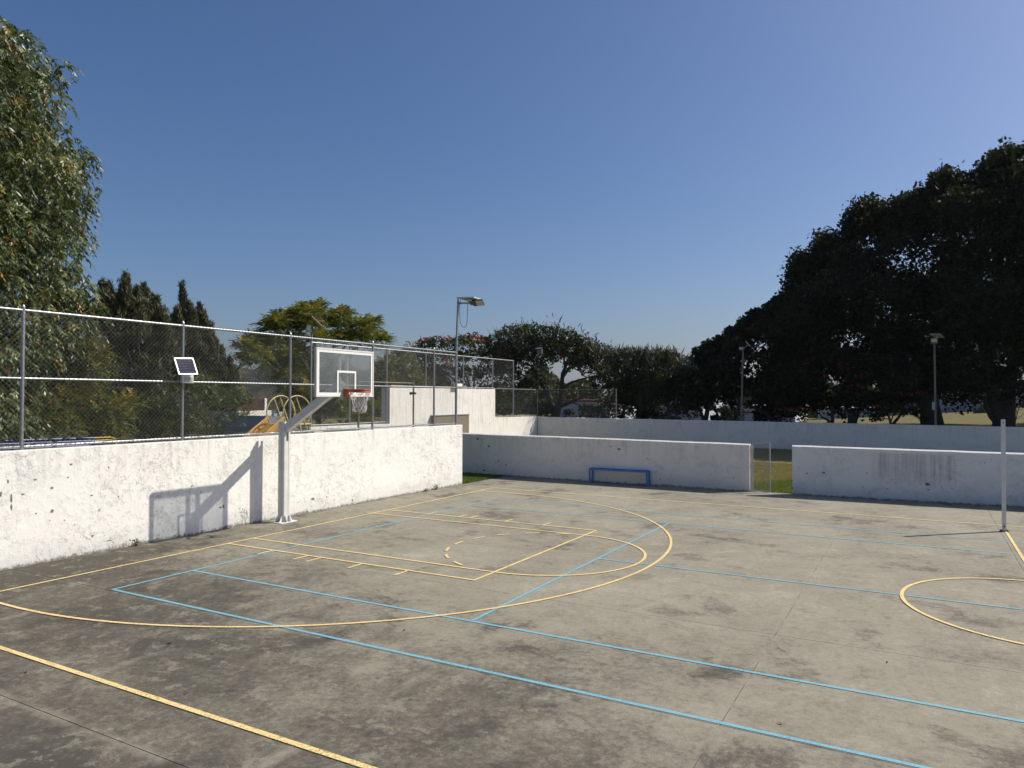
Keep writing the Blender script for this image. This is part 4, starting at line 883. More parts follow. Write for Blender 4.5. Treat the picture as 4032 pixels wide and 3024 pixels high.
def limbs(tree, base, targets, r0, seed, name='trunk', mat=None, fork=0.45, n=9):
    rnd = random.Random(seed); base = Vector(base); mb = MB(); top = base+Vector((0, 0, 1))*0
    cen = sum((Vector(t) for t in targets), Vector())/len(targets)
    f = base.lerp(Vector((base.x*.7+cen.x*.3, base.y*.7+cen.y*.3, cen.z)), fork)
    mb.tube([base-Vector((0, 0, .3)), base, base.lerp(f, .5)+Vector((rnd.uniform(-.1, .1), 0, 0))*r0*4, f], [r0*1.5, r0*1.2, r0, r0*.85], 10)
    for tg in targets:
        tg = Vector(tg); m1 = f.lerp(tg, .35)+Vector((rnd.uniform(-.3, .3), rnd.uniform(-.3, .3), rnd.uniform(0, .3)))*(tg-f).length*.3; m2 = f.lerp(tg, .7)+Vector((rnd.uniform(-.2, .2), rnd.uniform(-.2, .2), rnd.uniform(0, .2)))*(tg-f).length*.25
        q = r0*rnd.uniform(.35, .6); mb.tube([f-Vector((0, 0, r0*.3)), m1, m2, tg], [q*1.1, q*.75, q*.45, q*.18], 7)
        for k in range(3):
            a = m1.lerp(tg, rnd.uniform(.1, .8)); b_ = a+Vector((rnd.uniform(-1, 1), rnd.uniform(-1, 1), rnd.uniform(-.2, .8)))*(tg-f).length*.13
            mb.tube([a, a.lerp(b_, .5)+Vector((0, 0, .05)), b_], [q*.35, q*.22, q*.08], 5) if fork > 0 else None
    return mb.build(name, mat or M['bark'], tree, True)
def px_blobs(lst, y=None, x=None, jitter=0.0, seed=0):
    """(u, v, radius in metres[, depth offset]) on a plane -> world ellipsoids"""
    rnd = random.Random(seed); out = []
    for q in lst:
        u, v, r = q[:3]; off = q[3] if len(q) > 3 else rnd.uniform(-jitter, jitter)
        p = at(u, v, y=y+off) if y is not None else at(u, v, x=x+off)
        out.append((p.x, p.y, p.z, r, r*0.85))
    return out
# 1. ash tree on the left: drooping compound leaves
def ash_tree():
    t = thing('ash_tree', 'tall tree with drooping green leaves at the left edge behind the fence', 'tree', (-6.2, -3.6, 0))
    rnd = random.Random(2); bl = []
    edge = [(40, 110), (110, 190), (185, 250), (235, 330), (265, 420), (230, 480), (320, 560), (375, 640), (385, 720), (330, 800), (385, 770), (335, 900), (350, 960), (335, 1040), (350, 1120), (400, 1210), (390, 1300), (330, 1350), (340, 1460), (230, 1560), (190, 1650)]
    def lim(v):
        for (a, va), (b, vb) in zip(edge[:-1], edge[1:]):
            if va <= v <= vb: return a+(b-a)*(v-va)/(vb-va)
        return edge[0][0]-60 if v < edge[0][1] else edge[-1][0]
    for (u, v) in edge: p = at(u-62, v+5, x=-5.2+rnd.uniform(-.8, .8)); bl.append((p.x, p.y, p.z, 0.42, 0.42))
    for (u, v, r) in [(75, 175, .40), (240, 290, .30), (30, 210, .5), (-20, 150, .5)]: p = at(u, v, x=-5.0); bl.append((p.x, p.y, p.z, r, r))
    v = 200
    for i in range(300):
        v = rnd.uniform(200, 1730); u = rnd.uniform(-380, lim(v)-105); x = rnd.uniform(-7.6, -3.9)
        p = at(u, v, x=x); r = rnd.uniform(.45, .75); bl.append((p.x, p.y, p.z, r, r))
    for i in range(70):   # rest of the crown outside the frame
        a = rnd.uniform(0, 6.28); q = rnd.uniform(0, 3.0); bl.append((-6.6+q*math.cos(a), -4.6+q*math.sin(a)*.9, rnd.uniform(2.5, 11.0), .9, .9))
    rng = np.random.RandomState(5); P, N = blob_points(bl, 140, rng, 0.3, 0.8)
    n = len(P); k = 7; H = unit(np.c_[rng.normal(size=(n, 2)), np.zeros(n)]+N*0.6); T = np.linspace(0.15, 1.0, k)
    Cs = []; Ds = []; Ss = []; tint = rng.rand(n)**1.2
    Lr = 0.20+0.10*rng.rand(n)
    for j in range(k):
        q = T[j]; c = P+H*(Lr*q)[:, None]*0.8; c[:, 2] -= Lr*q*q*0.75
        side = np.cross(H, [0, 0, 1.0]); sgn = 1 if j % 2 else -1
        if j == k-1: sgn = 0
        D = H*0.45+side*sgn*0.62+rng.normal(size=(n, 3))*0.13; D[:, 2] -= 0.75
        D = unit(D); Cs.append(c+D*0.055); Ds.append(D); Ss.append(np.cross(D, H)+rng.normal(size=(n, 3))*0.5)
    C = np.concatenate(Cs); D = np.concatenate(Ds); S = np.concatenate(Ss); L = 0.095+0.05*rng.rand(len(C))
    V, F = leaf_quads(C, D, S, L, L*0.34, rng, 0.25)
    pt = np.sin(P[:, 1]*2.3+1)*np.sin(P[:, 2]*1.7)*0.18; tt = np.clip(np.tile(tint*0.82+pt, k)+0.06*rng.rand(len(C)), 0, 0.9)
    hot = np.tile((rng.rand(n) < 0.035), k); tt = np.where(hot, 0.93+0.07*rng.rand(len(C)), tt)
    mesh_obj('crown', V, F, M['ash'], t, tint=tt)
    tg = [(-5.5, -2.6, 9.0), (-5.0, -1.8, 6.5), (-6.5, -3.4, 9.5), (-7.0, -4.5, 9.5), (-7.5, -5.5, 7), (-5.2, -4.8, 8), (-4.8, -2.2, 4.2), (-5.2, -1.5, 7.6)]
    limbs(t, (-6.2, -3.6, 0), tg, 0.17, 3)
ash_tree()
# fern-like sprays
def sprays(tree, blobs, per, mat, seed, length=0.45, k=9, leaf=0.09, droop=0.25, up=0.0, hollow=0.45, name='crown', aspect=0.34, bias=0.0, bottom=0.5, flat=0.9):
    rng = np.random.RandomState(seed); P, N = blob_points(blobs, per, rng, hollow, bottom); n = len(P)
    H = unit(N*np.array([1, 1, flat])+rng.normal(size=(n, 3))*0.35+np.array([0, 0, up])); Lr = length*(0.6+0.7*rng.rand(n)); tint = rng.rand(n)
    Cs, Ds, Ss = [], [], []; side = unit(np.cross(H, [0, 0, 1.0])+1e-4)
    for j in range(k):
        q = (j+1)/k; c = P+H*(Lr*q)[:, None]; c[:, 2] -= Lr*q*q*droop
        sg = 1 if j % 2 else -1; D = unit(H*0.7+side*sg*0.9+rng.normal(size=(n, 3))*0.15); D[:, 2] -= droop*0.8
        Cs.append(c+D*leaf*0.45*(1.15-q*0.7)); Ds.append(D); Ss.append(H+rng.normal(size=(n, 3))*0.25)
    C = np.concatenate(Cs); D = np.concatenate(Ds); S = np.concatenate(Ss); L = leaf*(0.8+0.5*rng.rand(len(C)))*np.repeat(1.25-0.6*np.arange(1, k+1)/k, n)
    V, F = leaf_quads(C, D, S, L, L*aspect, rng, 0.1)
    tt = np.clip(np.tile(tint*0.75+0.2*N[:, 2]+bias, k)+0.08*rng.rand(len(C)), 0, 1)
    return mesh_obj(name, V, F, mat, tree, tint=tt)
t = thing('feathery_shrub', 'olive and gold feathery leaved shrub behind the fence left of the dark conifers', 'shrub', (-6.6, 0.3, 0))
bl = px_blobs([(345, 1350, .28), (375, 1400, .30), (355, 1440, .30), (385, 1470, .25), (320, 1400, .4), (300, 1540, .32), (350, 1570, .30), (250, 1590, .38), (300, 1630, .38), (360, 1630, .35), (240, 1680, .4), (330, 1690, .4), (420, 1600, .30), (470, 1610, .28), (515, 1600, .24), (440, 1650, .34), (390, 1700, .36), (180, 1650, .42), (150, 1710, .4), (430, 1710, .35), (280, 1480, .4)], x=-4.9, jitter=.3, seed=1)
sprays(t, bl, 520, M['feather'], 7, 0.32, 9, 0.085, 0.25, 0, .3, bias=.2)
limbs(t, (-5.2, -0.8, 0), [b[:3] for b in bl[::2]], 0.05, 4)
# conifers
def conifer(name, label, x, tips, mass, seed, base):
    t = thing(name, label, 'tree', base); rng = np.random.RandomState(seed); Cs = []; Ds = []
    stems = MB(); rs = random.Random(seed+5); more = []
    for (u, v, h, r) in tips:
        for k_ in range(5):
            dv = rs.uniform(18, 120); more.append((u+rs.choice((-1, 1))*(6+dv*rs.uniform(.12, .34)), v+dv, rs.uniform(.5, .9), rs.uniform(.09, .16)))
    for (u, v, h, r) in list(tips)+more:
        p = np.array(at(u, v, x=x+rng.uniform(-1, 1))); lean = rng.uniform(.02, .12)
        n = int(520*h*max(r, .25)*2.4); q = rng.rand(n)**0.75; a = rng.rand(n)*6.28
        w_ = r*(0.12+q*0.88)**1.15*q**.3*(0.3+0.8*rng.rand(n))*(1+0.55*np.sin(q*h*11+a*3))
        C = np.c_[p[0]+w_*np.cos(a), p[1]+w_*np.sin(a)+q*h*lean, p[2]-q*h]
        D = np.c_[np.cos(a)*.5, np.sin(a)*.5-.12, np.full(n, 1.0)]+rng.normal(size=(n, 3))*.25; Cs.append(C); Ds.append(D)
        stems.tube([(p[0], p[1], p[2]-.05), (p[0], p[1]+h*lean, p[2]-h), (base[0], base[1], max(0.5, p[2]-h*2.2))], [.006, .02, .04], 5)
    P, N = blob_points(mass, 640, rng, .45, .6); D = N*.6+rng.normal(size=P.shape)*.35; D[:, 2] += .6; Cs.append(P); Ds.append(D)
    C = np.concatenate(Cs); D = np.concatenate(Ds); k = 3; n0 = len(C)
    C = np.repeat(C, k, 0)+rng.normal(size=(n0*k, 3))*.05; D = np.repeat(D, k, 0)+rng.normal(size=(n0*k, 3))*.25
    L = .15+.12*rng.rand(len(C)); V, F = leaf_quads(C, D, rng.normal(size=C.shape), L, L*.16, rng)
    mesh_obj('crown', V, F, M['needle'], t, tint=np.repeat(rng.rand(n0), k)*.8+.2*rng.rand(len(C)))
    stems.tube([(base[0], base[1], -.2), (base[0], base[1], 1.5), (base[0], base[1]+.1, 4.5)], [.16, .13, .06], 8); stems.build('trunk', M['bark'], t, True); return t
conifer('conifer_tree', 'broad dark brown green conifer with many spiky tips left of the slim one', -12,
        [(403, 1098, 1.6, .28), (430, 1112, 1.6, .28), (497, 1076, 2.2, .42), (540, 1128, 1.6, .3), (565, 1114, 2.0, .38), (600, 1158, 1.6, .3), (618, 1166, 1.6, .34), (478, 1150, 1.6, .35), (455, 1190, 1.6, .35), (645, 1240, 1.3, .3), (520, 1160, 1.5, .35), (660, 1270, 1.2, .25)],
        px_blobs([(440, 1230, .55), (500, 1200, .6), (560, 1220, .6), (610, 1250, .5), (450, 1320, .7), (520, 1300, .8), (590, 1320, .7), (630, 1370, .6), (450, 1420, .7), (540, 1410, .8), (610, 1450, .7), (480, 1520, .8), (570, 1520, .8), (640, 1520, .6), (460, 1620, .8), (540, 1630, .9), (620, 1620, .8), (560, 1700, .8), (470, 1700, .8), (650, 1700, .8)], x=-12, jitter=.8, seed=3), 11, (-12.3, 5.0, 0))
conifer('slim_conifer_tree', 'slimmer brown conifer with one tall spire right of the broad one', -14,
        [(716, 1112, 2.6, .42), (698, 1210, 1.6, .3), (785, 1190, 1.8, .32), (803, 1225, 1.6, .3), (745, 1190, 1.8, .4), (680, 1235, 1.4, .35), (830, 1265, 1.6, .22), (815, 1270, 1.6, .25), (850, 1330, 1.2, .22), (872, 1360, 1.1, .25), (904, 1405, 1.0, .14), (665, 1260, 1.3, .3)],
        px_blobs([(720, 1290, .6), (760, 1280, .5), (790, 1320, .5), (700, 1360, .6), (750, 1370, .7), (800, 1390, .6), (835, 1420, .4), (720, 1450, .7), (780, 1470, .6), (840, 1480, .45), (730, 1550, .7), (800, 1550, .6), (740, 1640, .7), (870, 1470, .35), (690, 1300, .5)], x=-14, jitter=.7, seed=4), 12, (-14.3, 8.3, 0))
t = thing('green_shrub', 'leafy mid green bush behind the fence below the slim conifer', 'shrub', (-11.2, 7.0, 0))
bl = px_blobs([(730, 1560, .4), (780, 1530, .4), (820, 1520, .35), (850, 1560, .45), (790, 1600, .5), (870, 1610, .5), (930, 1610, .4), (960, 1600, .3), (720, 1640, .5), (800, 1670, .5), (890, 1680, .5), (950, 1650, .35), (680, 1700, .5), (750, 1720, .5), (840, 1720, .5), (660, 1600, .4), (920, 1560, .3)], x=-11, jitter=.5, seed=6)
sprays(t, bl, 260, M['shrub'], 8, .32, 8, .10, .1, .3, .3, aspect=.3); limbs(t, (-11.2, 7.0, 0), [b[:3] for b in bl[::3]], .07, 5)
t = thing('distant_tree', 'rounded dull green tree standing before the hazy hill', 'tree', at(900, 1600, x=-45))
bl = px_blobs([(890, 1510, 1.0), (925, 1495, .8), (945, 1520, .8), (880, 1560, 1.2), (930, 1560, 1.2), (965, 1575, .8), (860, 1600, 1.3), (910, 1610, 1.3)], x=-45, jitter=1, seed=2); crown(t, bl, 240, .28, M['olive'], 9, .5)
limbs(t, (bl[4][0], bl[4][1], -6), [b[:3] for b in bl[::2]], .25, 6)
# fern leaved tree
t = thing('fern_leaved_tree', 'spreading tree with yellowing fern like leaf tufts behind the backboard', 'tree', (-14.5, 16, 0))
bl = px_blobs([(1240, 1235, .45), (1255, 1215, .3), (1190, 1240, .5), (1140, 1262, .5), (1090, 1280, .5), (1070, 1300, .45), (1150, 1300, .6), (1210, 1290, .7), (1270, 1280, .6), (1340, 1250, .5), (1360, 1240, .35), (1330, 1290, .6), (1410, 1290, .4), (1440, 1285, .4), (1470, 1270, .35), (1450, 1320, .5), (1490, 1340, .4), (1515, 1345, .25), (1400, 1340, .6), (1340, 1340, .5), (1260, 1345, .5),
    (1010, 1350, .45), (970, 1370, .4), (1000, 1400, .5), (1060, 1370, .6), (1110, 1360, .6), (970, 1415, .30), (1030, 1415, .4), (1090, 1425, .5), (1130, 1420, .5), (1120, 1490, .4), (1150, 1480, .5), (1180, 1400, .6), (1140, 1550, .4), (1165, 1560, .5), (1210, 1480, .6), (1210, 1560, .6), (1270, 1430, .6), (1290, 1500, .6), (1150, 1620, .4), (1180, 1640, .5), (1250, 1600, .6), (1340, 1560, .6), (1320, 1640, .6), (1400, 1600, .6), (1420, 1660, .6), (1480, 1620, .6)], x=-14.5, jitter=1.0, seed=7)
sprays(t, bl, 330, M['jac'], 10, .62, 11, .18, .45, .35, .15, aspect=.34, bottom=.35, bias=.18)
limbs(t, (-14.8, 16.2, 0), [b[:3] for b in bl[::3]], .16, 7)
t = thing('olive_green_tree', 'round olive green tree between fern leaved and red flowered trees', 'tree', (-18, 28, 0))
bl = px_blobs([(1570, 1420, .7), (1530, 1440, .7), (1610, 1440, .7), (1500, 1470, .7), (1560, 1480, .9), (1620, 1490, .8), (1660, 1510, .6), (1480, 1520, .8), (1540, 1530, .8), (1600, 1530, .8), (1590, 1400, .5), (1670, 1540, .6)], x=-18, jitter=1, seed=8)
sprays(t, bl, 420, M['olive'], 12, .5, 8, .15, .4, .1, .3, aspect=.3); limbs(t, (-18, 28, 0), [b[:3] for b in bl[::3]], .16, 8)
# generic big trees behind the back wall
def flowers(tree, pts, seed, r=.28, n=26, size=.15):
    rng = np.random.RandomState(seed); P = []
    for p in pts: P.append(np.array(p)+rng.normal(size=(n, 3))*np.array([r, r, r*.35]))
    for Q_ in P:
        L = size*(.6+.8*rng.rand(len(Q_))); V, F = leaf_quads(Q_, rng.normal(size=Q_.shape)+np.array([0, 0, .6]), rng.normal(size=Q_.shape), L, L*.55, rng); mesh_obj('flower_cluster', V, F, M['petal'], tree, tint=rng.rand(len(Q_)))
def spikes(tree, pts, seed, n=14, L0=.35, name='seed_pods', mat='pods'):
    rng = np.random.RandomState(seed); P = np.concatenate([np.array(p)+rng.normal(size=(n, 3))*np.array([.35, .35, .25]) for p in pts])
    D = rng.normal(size=P.shape)*.45+np.array([0, 0, 1.0]); L = L0*(.5+.9*rng.rand(len(P))); V, F = leaf_quads(P, D, rng.normal(size=P.shape), L, L*.16, rng)
    return tag(mesh_obj(name, V, F, M[mat], tree, tint=rng.rand(len(P))), kind='stuff')
t = thing('red_flowered_tree', 'dark green tree topped with bright red flowers left of the lamp pole', 'tree', (-18, 36, 1.1))
bl = px_blobs([(1640, 1390, .8), (1680, 1370, .9), (1720, 1365, .9), (1770, 1365, .9), (1820, 1360, 1.0), (1870, 1355, 1.0), (1910, 1370, .9), (1660, 1430, 1.0), (1720, 1420, 1.1), (1790, 1420, 1.2), (1860, 1420, 1.2), (1930, 1420, 1.1), (1690, 1480, 1.1), (1760, 1480, 1.2), (1840, 1490, 1.2), (1920, 1490, 1.2), (1650, 1460, .8), (1980, 1400, 1.0), (1700, 1540, 1.1), (1990, 1470, 1.1), (1990, 1550, 1.0), (1940, 1570, 1.0)], y=36, jitter=1.6, seed=9)
crown(t, bl, 330, .24, M['tulip'], 13, .5)
fl = [at(u, v-3, y=35.2) for u, v in [(1622, 1352), (1640, 1351), (1667, 1338), (1680, 1336), (1692, 1345), (1720, 1330), (1735, 1336), (1755, 1330), (1770, 1335), (1785, 1345), (1800, 1338), (1815, 1330), (1830, 1336), (1838, 1326), (1855, 1327), (1868, 1335), (1880, 1330), (1900, 1338), (1915, 1340), (1830, 1350), (1850, 1350), (1760, 1350), (1840, 1365), (1860, 1368), (1755, 1422), (1775, 1428), (1720, 1448), (1760, 1450), (1700, 1340), (1745, 1345), (1885, 1345), (1770, 1425)]]
flowers(t, fl, 3, .22, 22, .16); limbs(t, (-18, 36, 1.1), [b[:3] for b in bl[::3]], .22, 9)
def arc_px(u0, u1, vf, n, r, y, jit, seed, rows=1, dv=45):
    rnd = random.Random(seed); out = []
    for k in range(rows):
        for i in range(n):
            u = u0+(u1-u0)*(i+rnd.uniform(.2, .8))/n; out.append((u, vf(u)+r*2859/48*0.8+k*dv+rnd.uniform(-8, 8), r*rnd.uniform(.8, 1.15), rnd.uniform(-jit, jit)))
    return px_blobs(out, y=y)
def vf_u(u): return 1272+((u-2110)/210)**2*60 if u < 2110 else 1272+((u-2110)/290)**2*105
t = thing('umbrella_tree', 'wide umbrella shaped dark tree with forked trunk and pale seed pods', 'tree', (-10.3, 34.2, 1.1))
bl = arc_px(1935, 2400, vf_u, 15, .75, 35, 2.2, 1, 3, 40)+px_blobs([(1990, 1470, .9), (2040, 1500, .9), (2080, 1530, .8), (2030, 1560, .7), (2100, 1440, .8), (2150, 1420, .7), (2330, 1430, .6), (2370, 1460, .6), (2060, 1420, .9), (2010, 1430, .9), (2240, 1440, .5), (2120, 1500, .6), (2350, 1500, .5)], y=34.5, jitter=1.2, seed=4)
bl += px_blobs([(1960, 1600, .9), (2010, 1620, .8), (2240, 1630, .45), (2290, 1640, .4), (2140, 1640, .5), (1970, 1540, .9), (2300, 1380, .8), (2200, 1370, .8), (2130, 1370, .9), (2040, 1380, .9)], y=35, jitter=.8, seed=14)
crown(t, bl, 430, .22, M['tulip'], 14, .5, hollow=.4, bottom=.7)
sp = [at(u, vf_u(u)+random.Random(i).uniform(-8, 60), y=34.0) for i, u in enumerate(np.linspace(1940, 2400, 60))]; spikes(t, sp, 5, 9, .38)
flowers(t, [at(u, v, y=33.8) for u, v in [(2195, 1385), (2212, 1390), (2180, 1420), (2182, 1576)]], 9, .15, 14, .15)
b = Vector((-10.3, 34.2, 1.1)); tr = MB()
def pbr(pts, r0, r1, y=34.3):
    P = [at(u, v, y=y) for u, v in pts]; n = len(P); tr.tube(P, [r0+(r1-r0)*i/(n-1) for i in range(n)], 8)
pbr([(2183, 1690), (2186, 1640), (2196, 1600)], .38, .30); pbr([(2190, 1620), (2168, 1585), (2155, 1550), (2130, 1500), (2090, 1440)], .22, .06); pbr([(2196, 1605), (2210, 1570), (2212, 1520), (2215, 1470), (2235, 1425), (2280, 1390)], .24, .05)
pbr([(2212, 1490), (2240, 1450), (2270, 1440), (2310, 1420), (2350, 1400)], .13, .04); pbr([(2200, 1602), (2250, 1582), (2300, 1560), (2350, 1540), (2400, 1520)], .15, .03); pbr([(2212, 1530), (2250, 1505), (2300, 1490), (2360, 1480)], .10, .03, 33.8)
pbr([(2160, 1560), (2130, 1550), (2080, 1560)], .08, .02); pbr([(2225, 1450), (2220, 1400), (2200, 1340)], .09, .03); pbr([(2250, 1582), (2290, 1600), (2330, 1640)], .06, .02, 33.7); pbr([(2300, 1560), (2320, 1520), (2340, 1500)], .05, .02); pbr([(2280, 1445), (2300, 1480), (2340, 1500), (2380, 1560)], .05, .02, 34); pbr([(2090, 1560), (2050, 1540), (2010, 1500)], .12, .04)
pbr([(2150, 1550), (2110, 1560), (2090, 1640)], .14, .12); tr.build('trunk', M['bark'], t, True)
def vf_2(u): return 1395-((u-2395)/330)*25 if u < 2620 else 1378+((u-2620)/120)**2*90
t = thing('twiggy_tree', 'dark spreading tree with thin grey upright twigs right of the umbrella tree', 'tree', (-4.5, 35, 1.1))
bl = arc_px(2390, 2740, lambda u: (1372+(u-2390)*0.02+(0 if u < 2630 else ((u-2630)/110)**2*105)), 12, .7, 35.5, 1.8, 2, 4, 42)+px_blobs([(2440, 1590, .9), (2500, 1600, .9), (2550, 1610, .9), (2600, 1600, .8), (2640, 1590, .6), (2700, 1600, .45), (2650, 1620, .45), (2350, 1540, .5), (2370, 1590, .55), (2430, 1620, .7), (2520, 1560, .9), (2590, 1550, .9), (2650, 1540, .7), (2460, 1560, .9), (2560, 1640, .7), (2500, 1500, 1.0), (2600, 1480, 1.0), (2680, 1500, .8), (2440, 1480, .9), (2380, 1620, .6), (2400, 1580, .5), (2480, 1640, .8), (2560, 1650, .8), (2420, 1530, .8), (2690, 1560, .5), (2430, 1650, .7), (2620, 1650, .5), (2410, 1460, .8)], y=35, jitter=1, seed=5)
crown(t, bl, 430, .21, M['tulip'], 15, .5, hollow=.4, bottom=.7)
sp = [at(u, 1385+(u-2390)*.02+(0 if u < 2630 else ((u-2630)/110)**2*100)+random.Random(i).uniform(-8, 40), y=34.6) for i, u in enumerate(np.linspace(2395, 2735, 70))]
spikes(t, sp, 6, 13, .62, 'bare_twigs'); limbs(t, (-4.6, 35, 1.1), [b[:3] for b in bl[::4]], .2, 12)
for i, (u, v, r, y, lab) in enumerate([(2100, 1620, .6, 33, 'dark bushy shrub left of the umbrella tree trunk behind the wall'), (2345, 1630, .55, 33, 'pale green bushy shrub right of the umbrella tree trunk behind the wall'), (2640, 1655, .35, 33, 'small light shrub just left of the house with two tall windows'), (2880, 1640, .5, 33, 'sunlit shrub left of the park lamp pole')]):
    p = at(u, v, y=y); t = thing('wall_shrub', lab, 'shrub', (p.x, p.y, 1.15), 'shrubs behind the back wall')
    rr_ = random.Random(i); bl = [(p.x+rr_.uniform(-1.6, 1.6)*r, p.y+rr_.uniform(-.5, .5), p.z+rr_.uniform(-.8, .6)*r, r*rr_.uniform(.6, .9), r*.7) for k in range(7)]
    crown(t, bl, 420, .16, M['shrub' if i else 'tulip'], 30+i, .55); limbs(t, (p.x, p.y, 1.15), [b_[:3] for b_ in bl[:4]], .04, i)
# broad leaved tree and ficus mass
def fill(vtop, u0, u1, n, y, jit, seed, rmin, rmax, vbot=1600, sink=0):
    rnd = random.Random(seed); out = []
    m_ = int(n*.42)
    for i in range(n):
        u = rnd.uniform(u0, u1); r = rnd.uniform(rmin, rmax); yy = y+rnd.uniform(-jit, jit); k = 2859/(yy+14)
        vb = vbot(u) if callable(vbot) else vbot
        if i < m_:
            u = u0+(u1-u0)*(i+.5)/m_; r = rnd.uniform(.24, .40); v = vtop(u)+r*k*.85+rnd.uniform(-3, 9); yy = y+rnd.uniform(-jit, jit)*.4
            for dk in (1.6, 3.2): p = at(u+rnd.uniform(-6, 6), v+r*k*dk, y=yy); out.append((p.x, p.y, p.z, r*(.9+.22*dk), r*(.9+.22*dk)))
        else:
            te = max(vtop(u-r*k*.8), vtop(u), vtop(u+r*k*.8))+r*k*.95
            if te > vb-r*k*.5: continue
            v = rnd.uniform(te, vb-r*k*.5)
            if v > 1290 and math.sin(u*.031+v*.023+seed)+math.sin(u*.017-v*.037) > .75: continue
        if v > vb: continue
        p = at(u, v, y=yy); out.append((p.x, p.y, p.z, r, r*.85))
    return out
def interp(pts): return lambda u: float(np.interp(u, [p[0] for p in pts], [p[1] for p in pts]))
vb_ = interp([(2700, 1470), (2718, 1432), (2730, 1440), (2738, 1372), (2765, 1360), (2788, 1336), (2800, 1345), (2828, 1320), (2850, 1330), (2862, 1295), (2880, 1281), (2905, 1290), (2916, 1256), (2926, 1243), (2940, 1250), (2952, 1226), (2980, 1208), (3010, 1215), (3030, 1180), (3070, 1160), (3130, 1160), (3200, 1200)])
t = thing('broad_leaved_tree', 'big leaved dark tree rising left of the massive ficus', 'tree', (1.2, 36, 1.1))
bl = fill(vb_, 2712, 3180, 135, 36, 2.2, 21, .65, 1.05, 1600)+px_blobs([(2740, 1480, .8), (2720, 1520, .7), (2760, 1560, .7), (2800, 1590, .6), (2850, 1560, .7), (2700, 1500, .5), (2840, 1630, .5), (2960, 1600, .6), (3000, 1630, .6), (3050, 1600, .6), (2900, 1600, .5), (3080, 1640, .5), (2820, 1650, .35), (2990, 1650, .4)], y=36, jitter=1, seed=3)
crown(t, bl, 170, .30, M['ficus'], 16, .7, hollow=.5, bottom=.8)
limbs(t, at(2775, 1690, y=35.5), [b[:3] for b in bl[::14]], .16, 13, fork=.25)
for (pts, r0) in (([(2778, 1680), (2760, 1620), (2720, 1585), (2690, 1560)], .13), ([(2776, 1680), (2790, 1610), (2800, 1560)], .12), ([(3065, 1690), (3020, 1630), (2960, 1600), (2900, 1590)], .14), ([(3075, 1690), (3060, 1600), (3050, 1500)], .16), ([(2885, 1680), (2900, 1620), (2925, 1570)], .12)):
    mb = MB(); mb.tube([at(u, v, y=35) for u, v in pts], [r0, r0*.8, r0*.6, r0*.4][:len(pts)], 7); mb.build('limb', M['bark'], t, True)
vt = interp([(3060, 1230), (3098, 1160), (3118, 1095), (3132, 1010), (3145, 992), (3170, 1010), (3225, 1008), (3236, 912), (3255, 925), (3285, 945), (3335, 940), (3343, 885), (3358, 828), (3375, 835), (3392, 793), (3445, 795), (3462, 832), (3482, 806), (3560, 788), (3575, 818), (3592, 750), (3615, 790), (3645, 742), (3680, 735), (3692, 698), (3718, 665), (3745, 708), (3768, 682), (3785, 732), (3830, 730), (3838, 682), (3870, 680), (3885, 632), (3925, 615), (3962, 578), (3975, 590), (3988, 618), (4010, 596), (4032, 600), (4080, 570), (4200, 540), (4400, 560), (4600, 640)])
vbot = interp([(3060, 1650), (3250, 1645), (3330, 1625), (3420, 1630), (3480, 1620), (3560, 1575), (3640, 1560), (3700, 1560), (3770, 1580), (3850, 1575), (3900, 1575), (3960, 1570), (4032, 1590), (4300, 1590), (4700, 1500)])
t = thing('ficus_tree', 'massive black green ficus with thick single trunk behind the right lamp', 'tree', (12.2, 36.5, 1.1))

LP = [(3145, 996), (3112, 1048), (3165, 1005), (3245, 912), (3262, 945), (3232, 1010), (3300, 918), (3362, 826), (3400, 792), (3440, 800), (3500, 790), (3560, 788), (3595, 750), (3655, 738), (3705, 668), (3745, 690), (3768, 684), (3842, 684), (3880, 632), (3925, 605), (3965, 582), (3985, 590), (4010, 604), (4032, 590)]
bl = fill(vt, 3085, 3800, 330, 38, 4.0, 22, .85, 1.40, vbot, 45)
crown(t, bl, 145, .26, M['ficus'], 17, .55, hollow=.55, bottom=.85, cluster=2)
tr = MB(); tr.tube([at(3672, 1760, y=36), at(3672, 1680, y=36), at(3660, 1600, y=36), at(3645, 1520, y=36.5), at(3640, 1380, y=37)], [.75, .60, .50, .5, .4], 12)
for pts in ([(3645, 1540), (3560, 1440), (3450, 1330), (3330, 1200)], [(3642, 1450), (3680, 1300), (3700, 1150), (3720, 950)], [(3645, 1500), (3760, 1400), (3820, 1300)], [(3640, 1420), (3560, 1250), (3480, 1050), (3430, 900)], [(3640, 1520), (3480, 1490), (3300, 1460)]):
    tr.tube([at(u, v, y=37) for u, v in pts], [.3, .22, .14, .06][:len(pts)], 8)
tr.build('trunk', M['bark'], t, True)
t = thing('forked_ficus_tree', 'massive black green ficus with forked trunk at the right edge', 'tree', (15.8, 36.5, 1.1))
bl = fill(vt, 3780, 4560, 340, 38, 4.2, 23, .85, 1.45, vbot, 40)
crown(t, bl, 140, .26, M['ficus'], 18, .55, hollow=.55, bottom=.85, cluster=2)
tr = MB(); tr.tube([at(3960, 1760, y=36), at(3950, 1660, y=36), at(3925, 1600, y=36), at(3905, 1540, y=36), at(3880, 1400, y=37)], [.75, .50, .34, .3, .2], 12)
tr.tube([at(3960, 1700, y=36.2), at(3965, 1640, y=36.2), at(3968, 1560, y=36.2), at(3990, 1400, y=37)], [.45, .40, .36, .25], 10); tr.tube([at(3945, 1680, y=35.9), at(3905, 1640, y=35.9), at(3885, 1600, y=35.9), at(3875, 1560, y=35.9)], [.22, .16, .13, .10], 8)
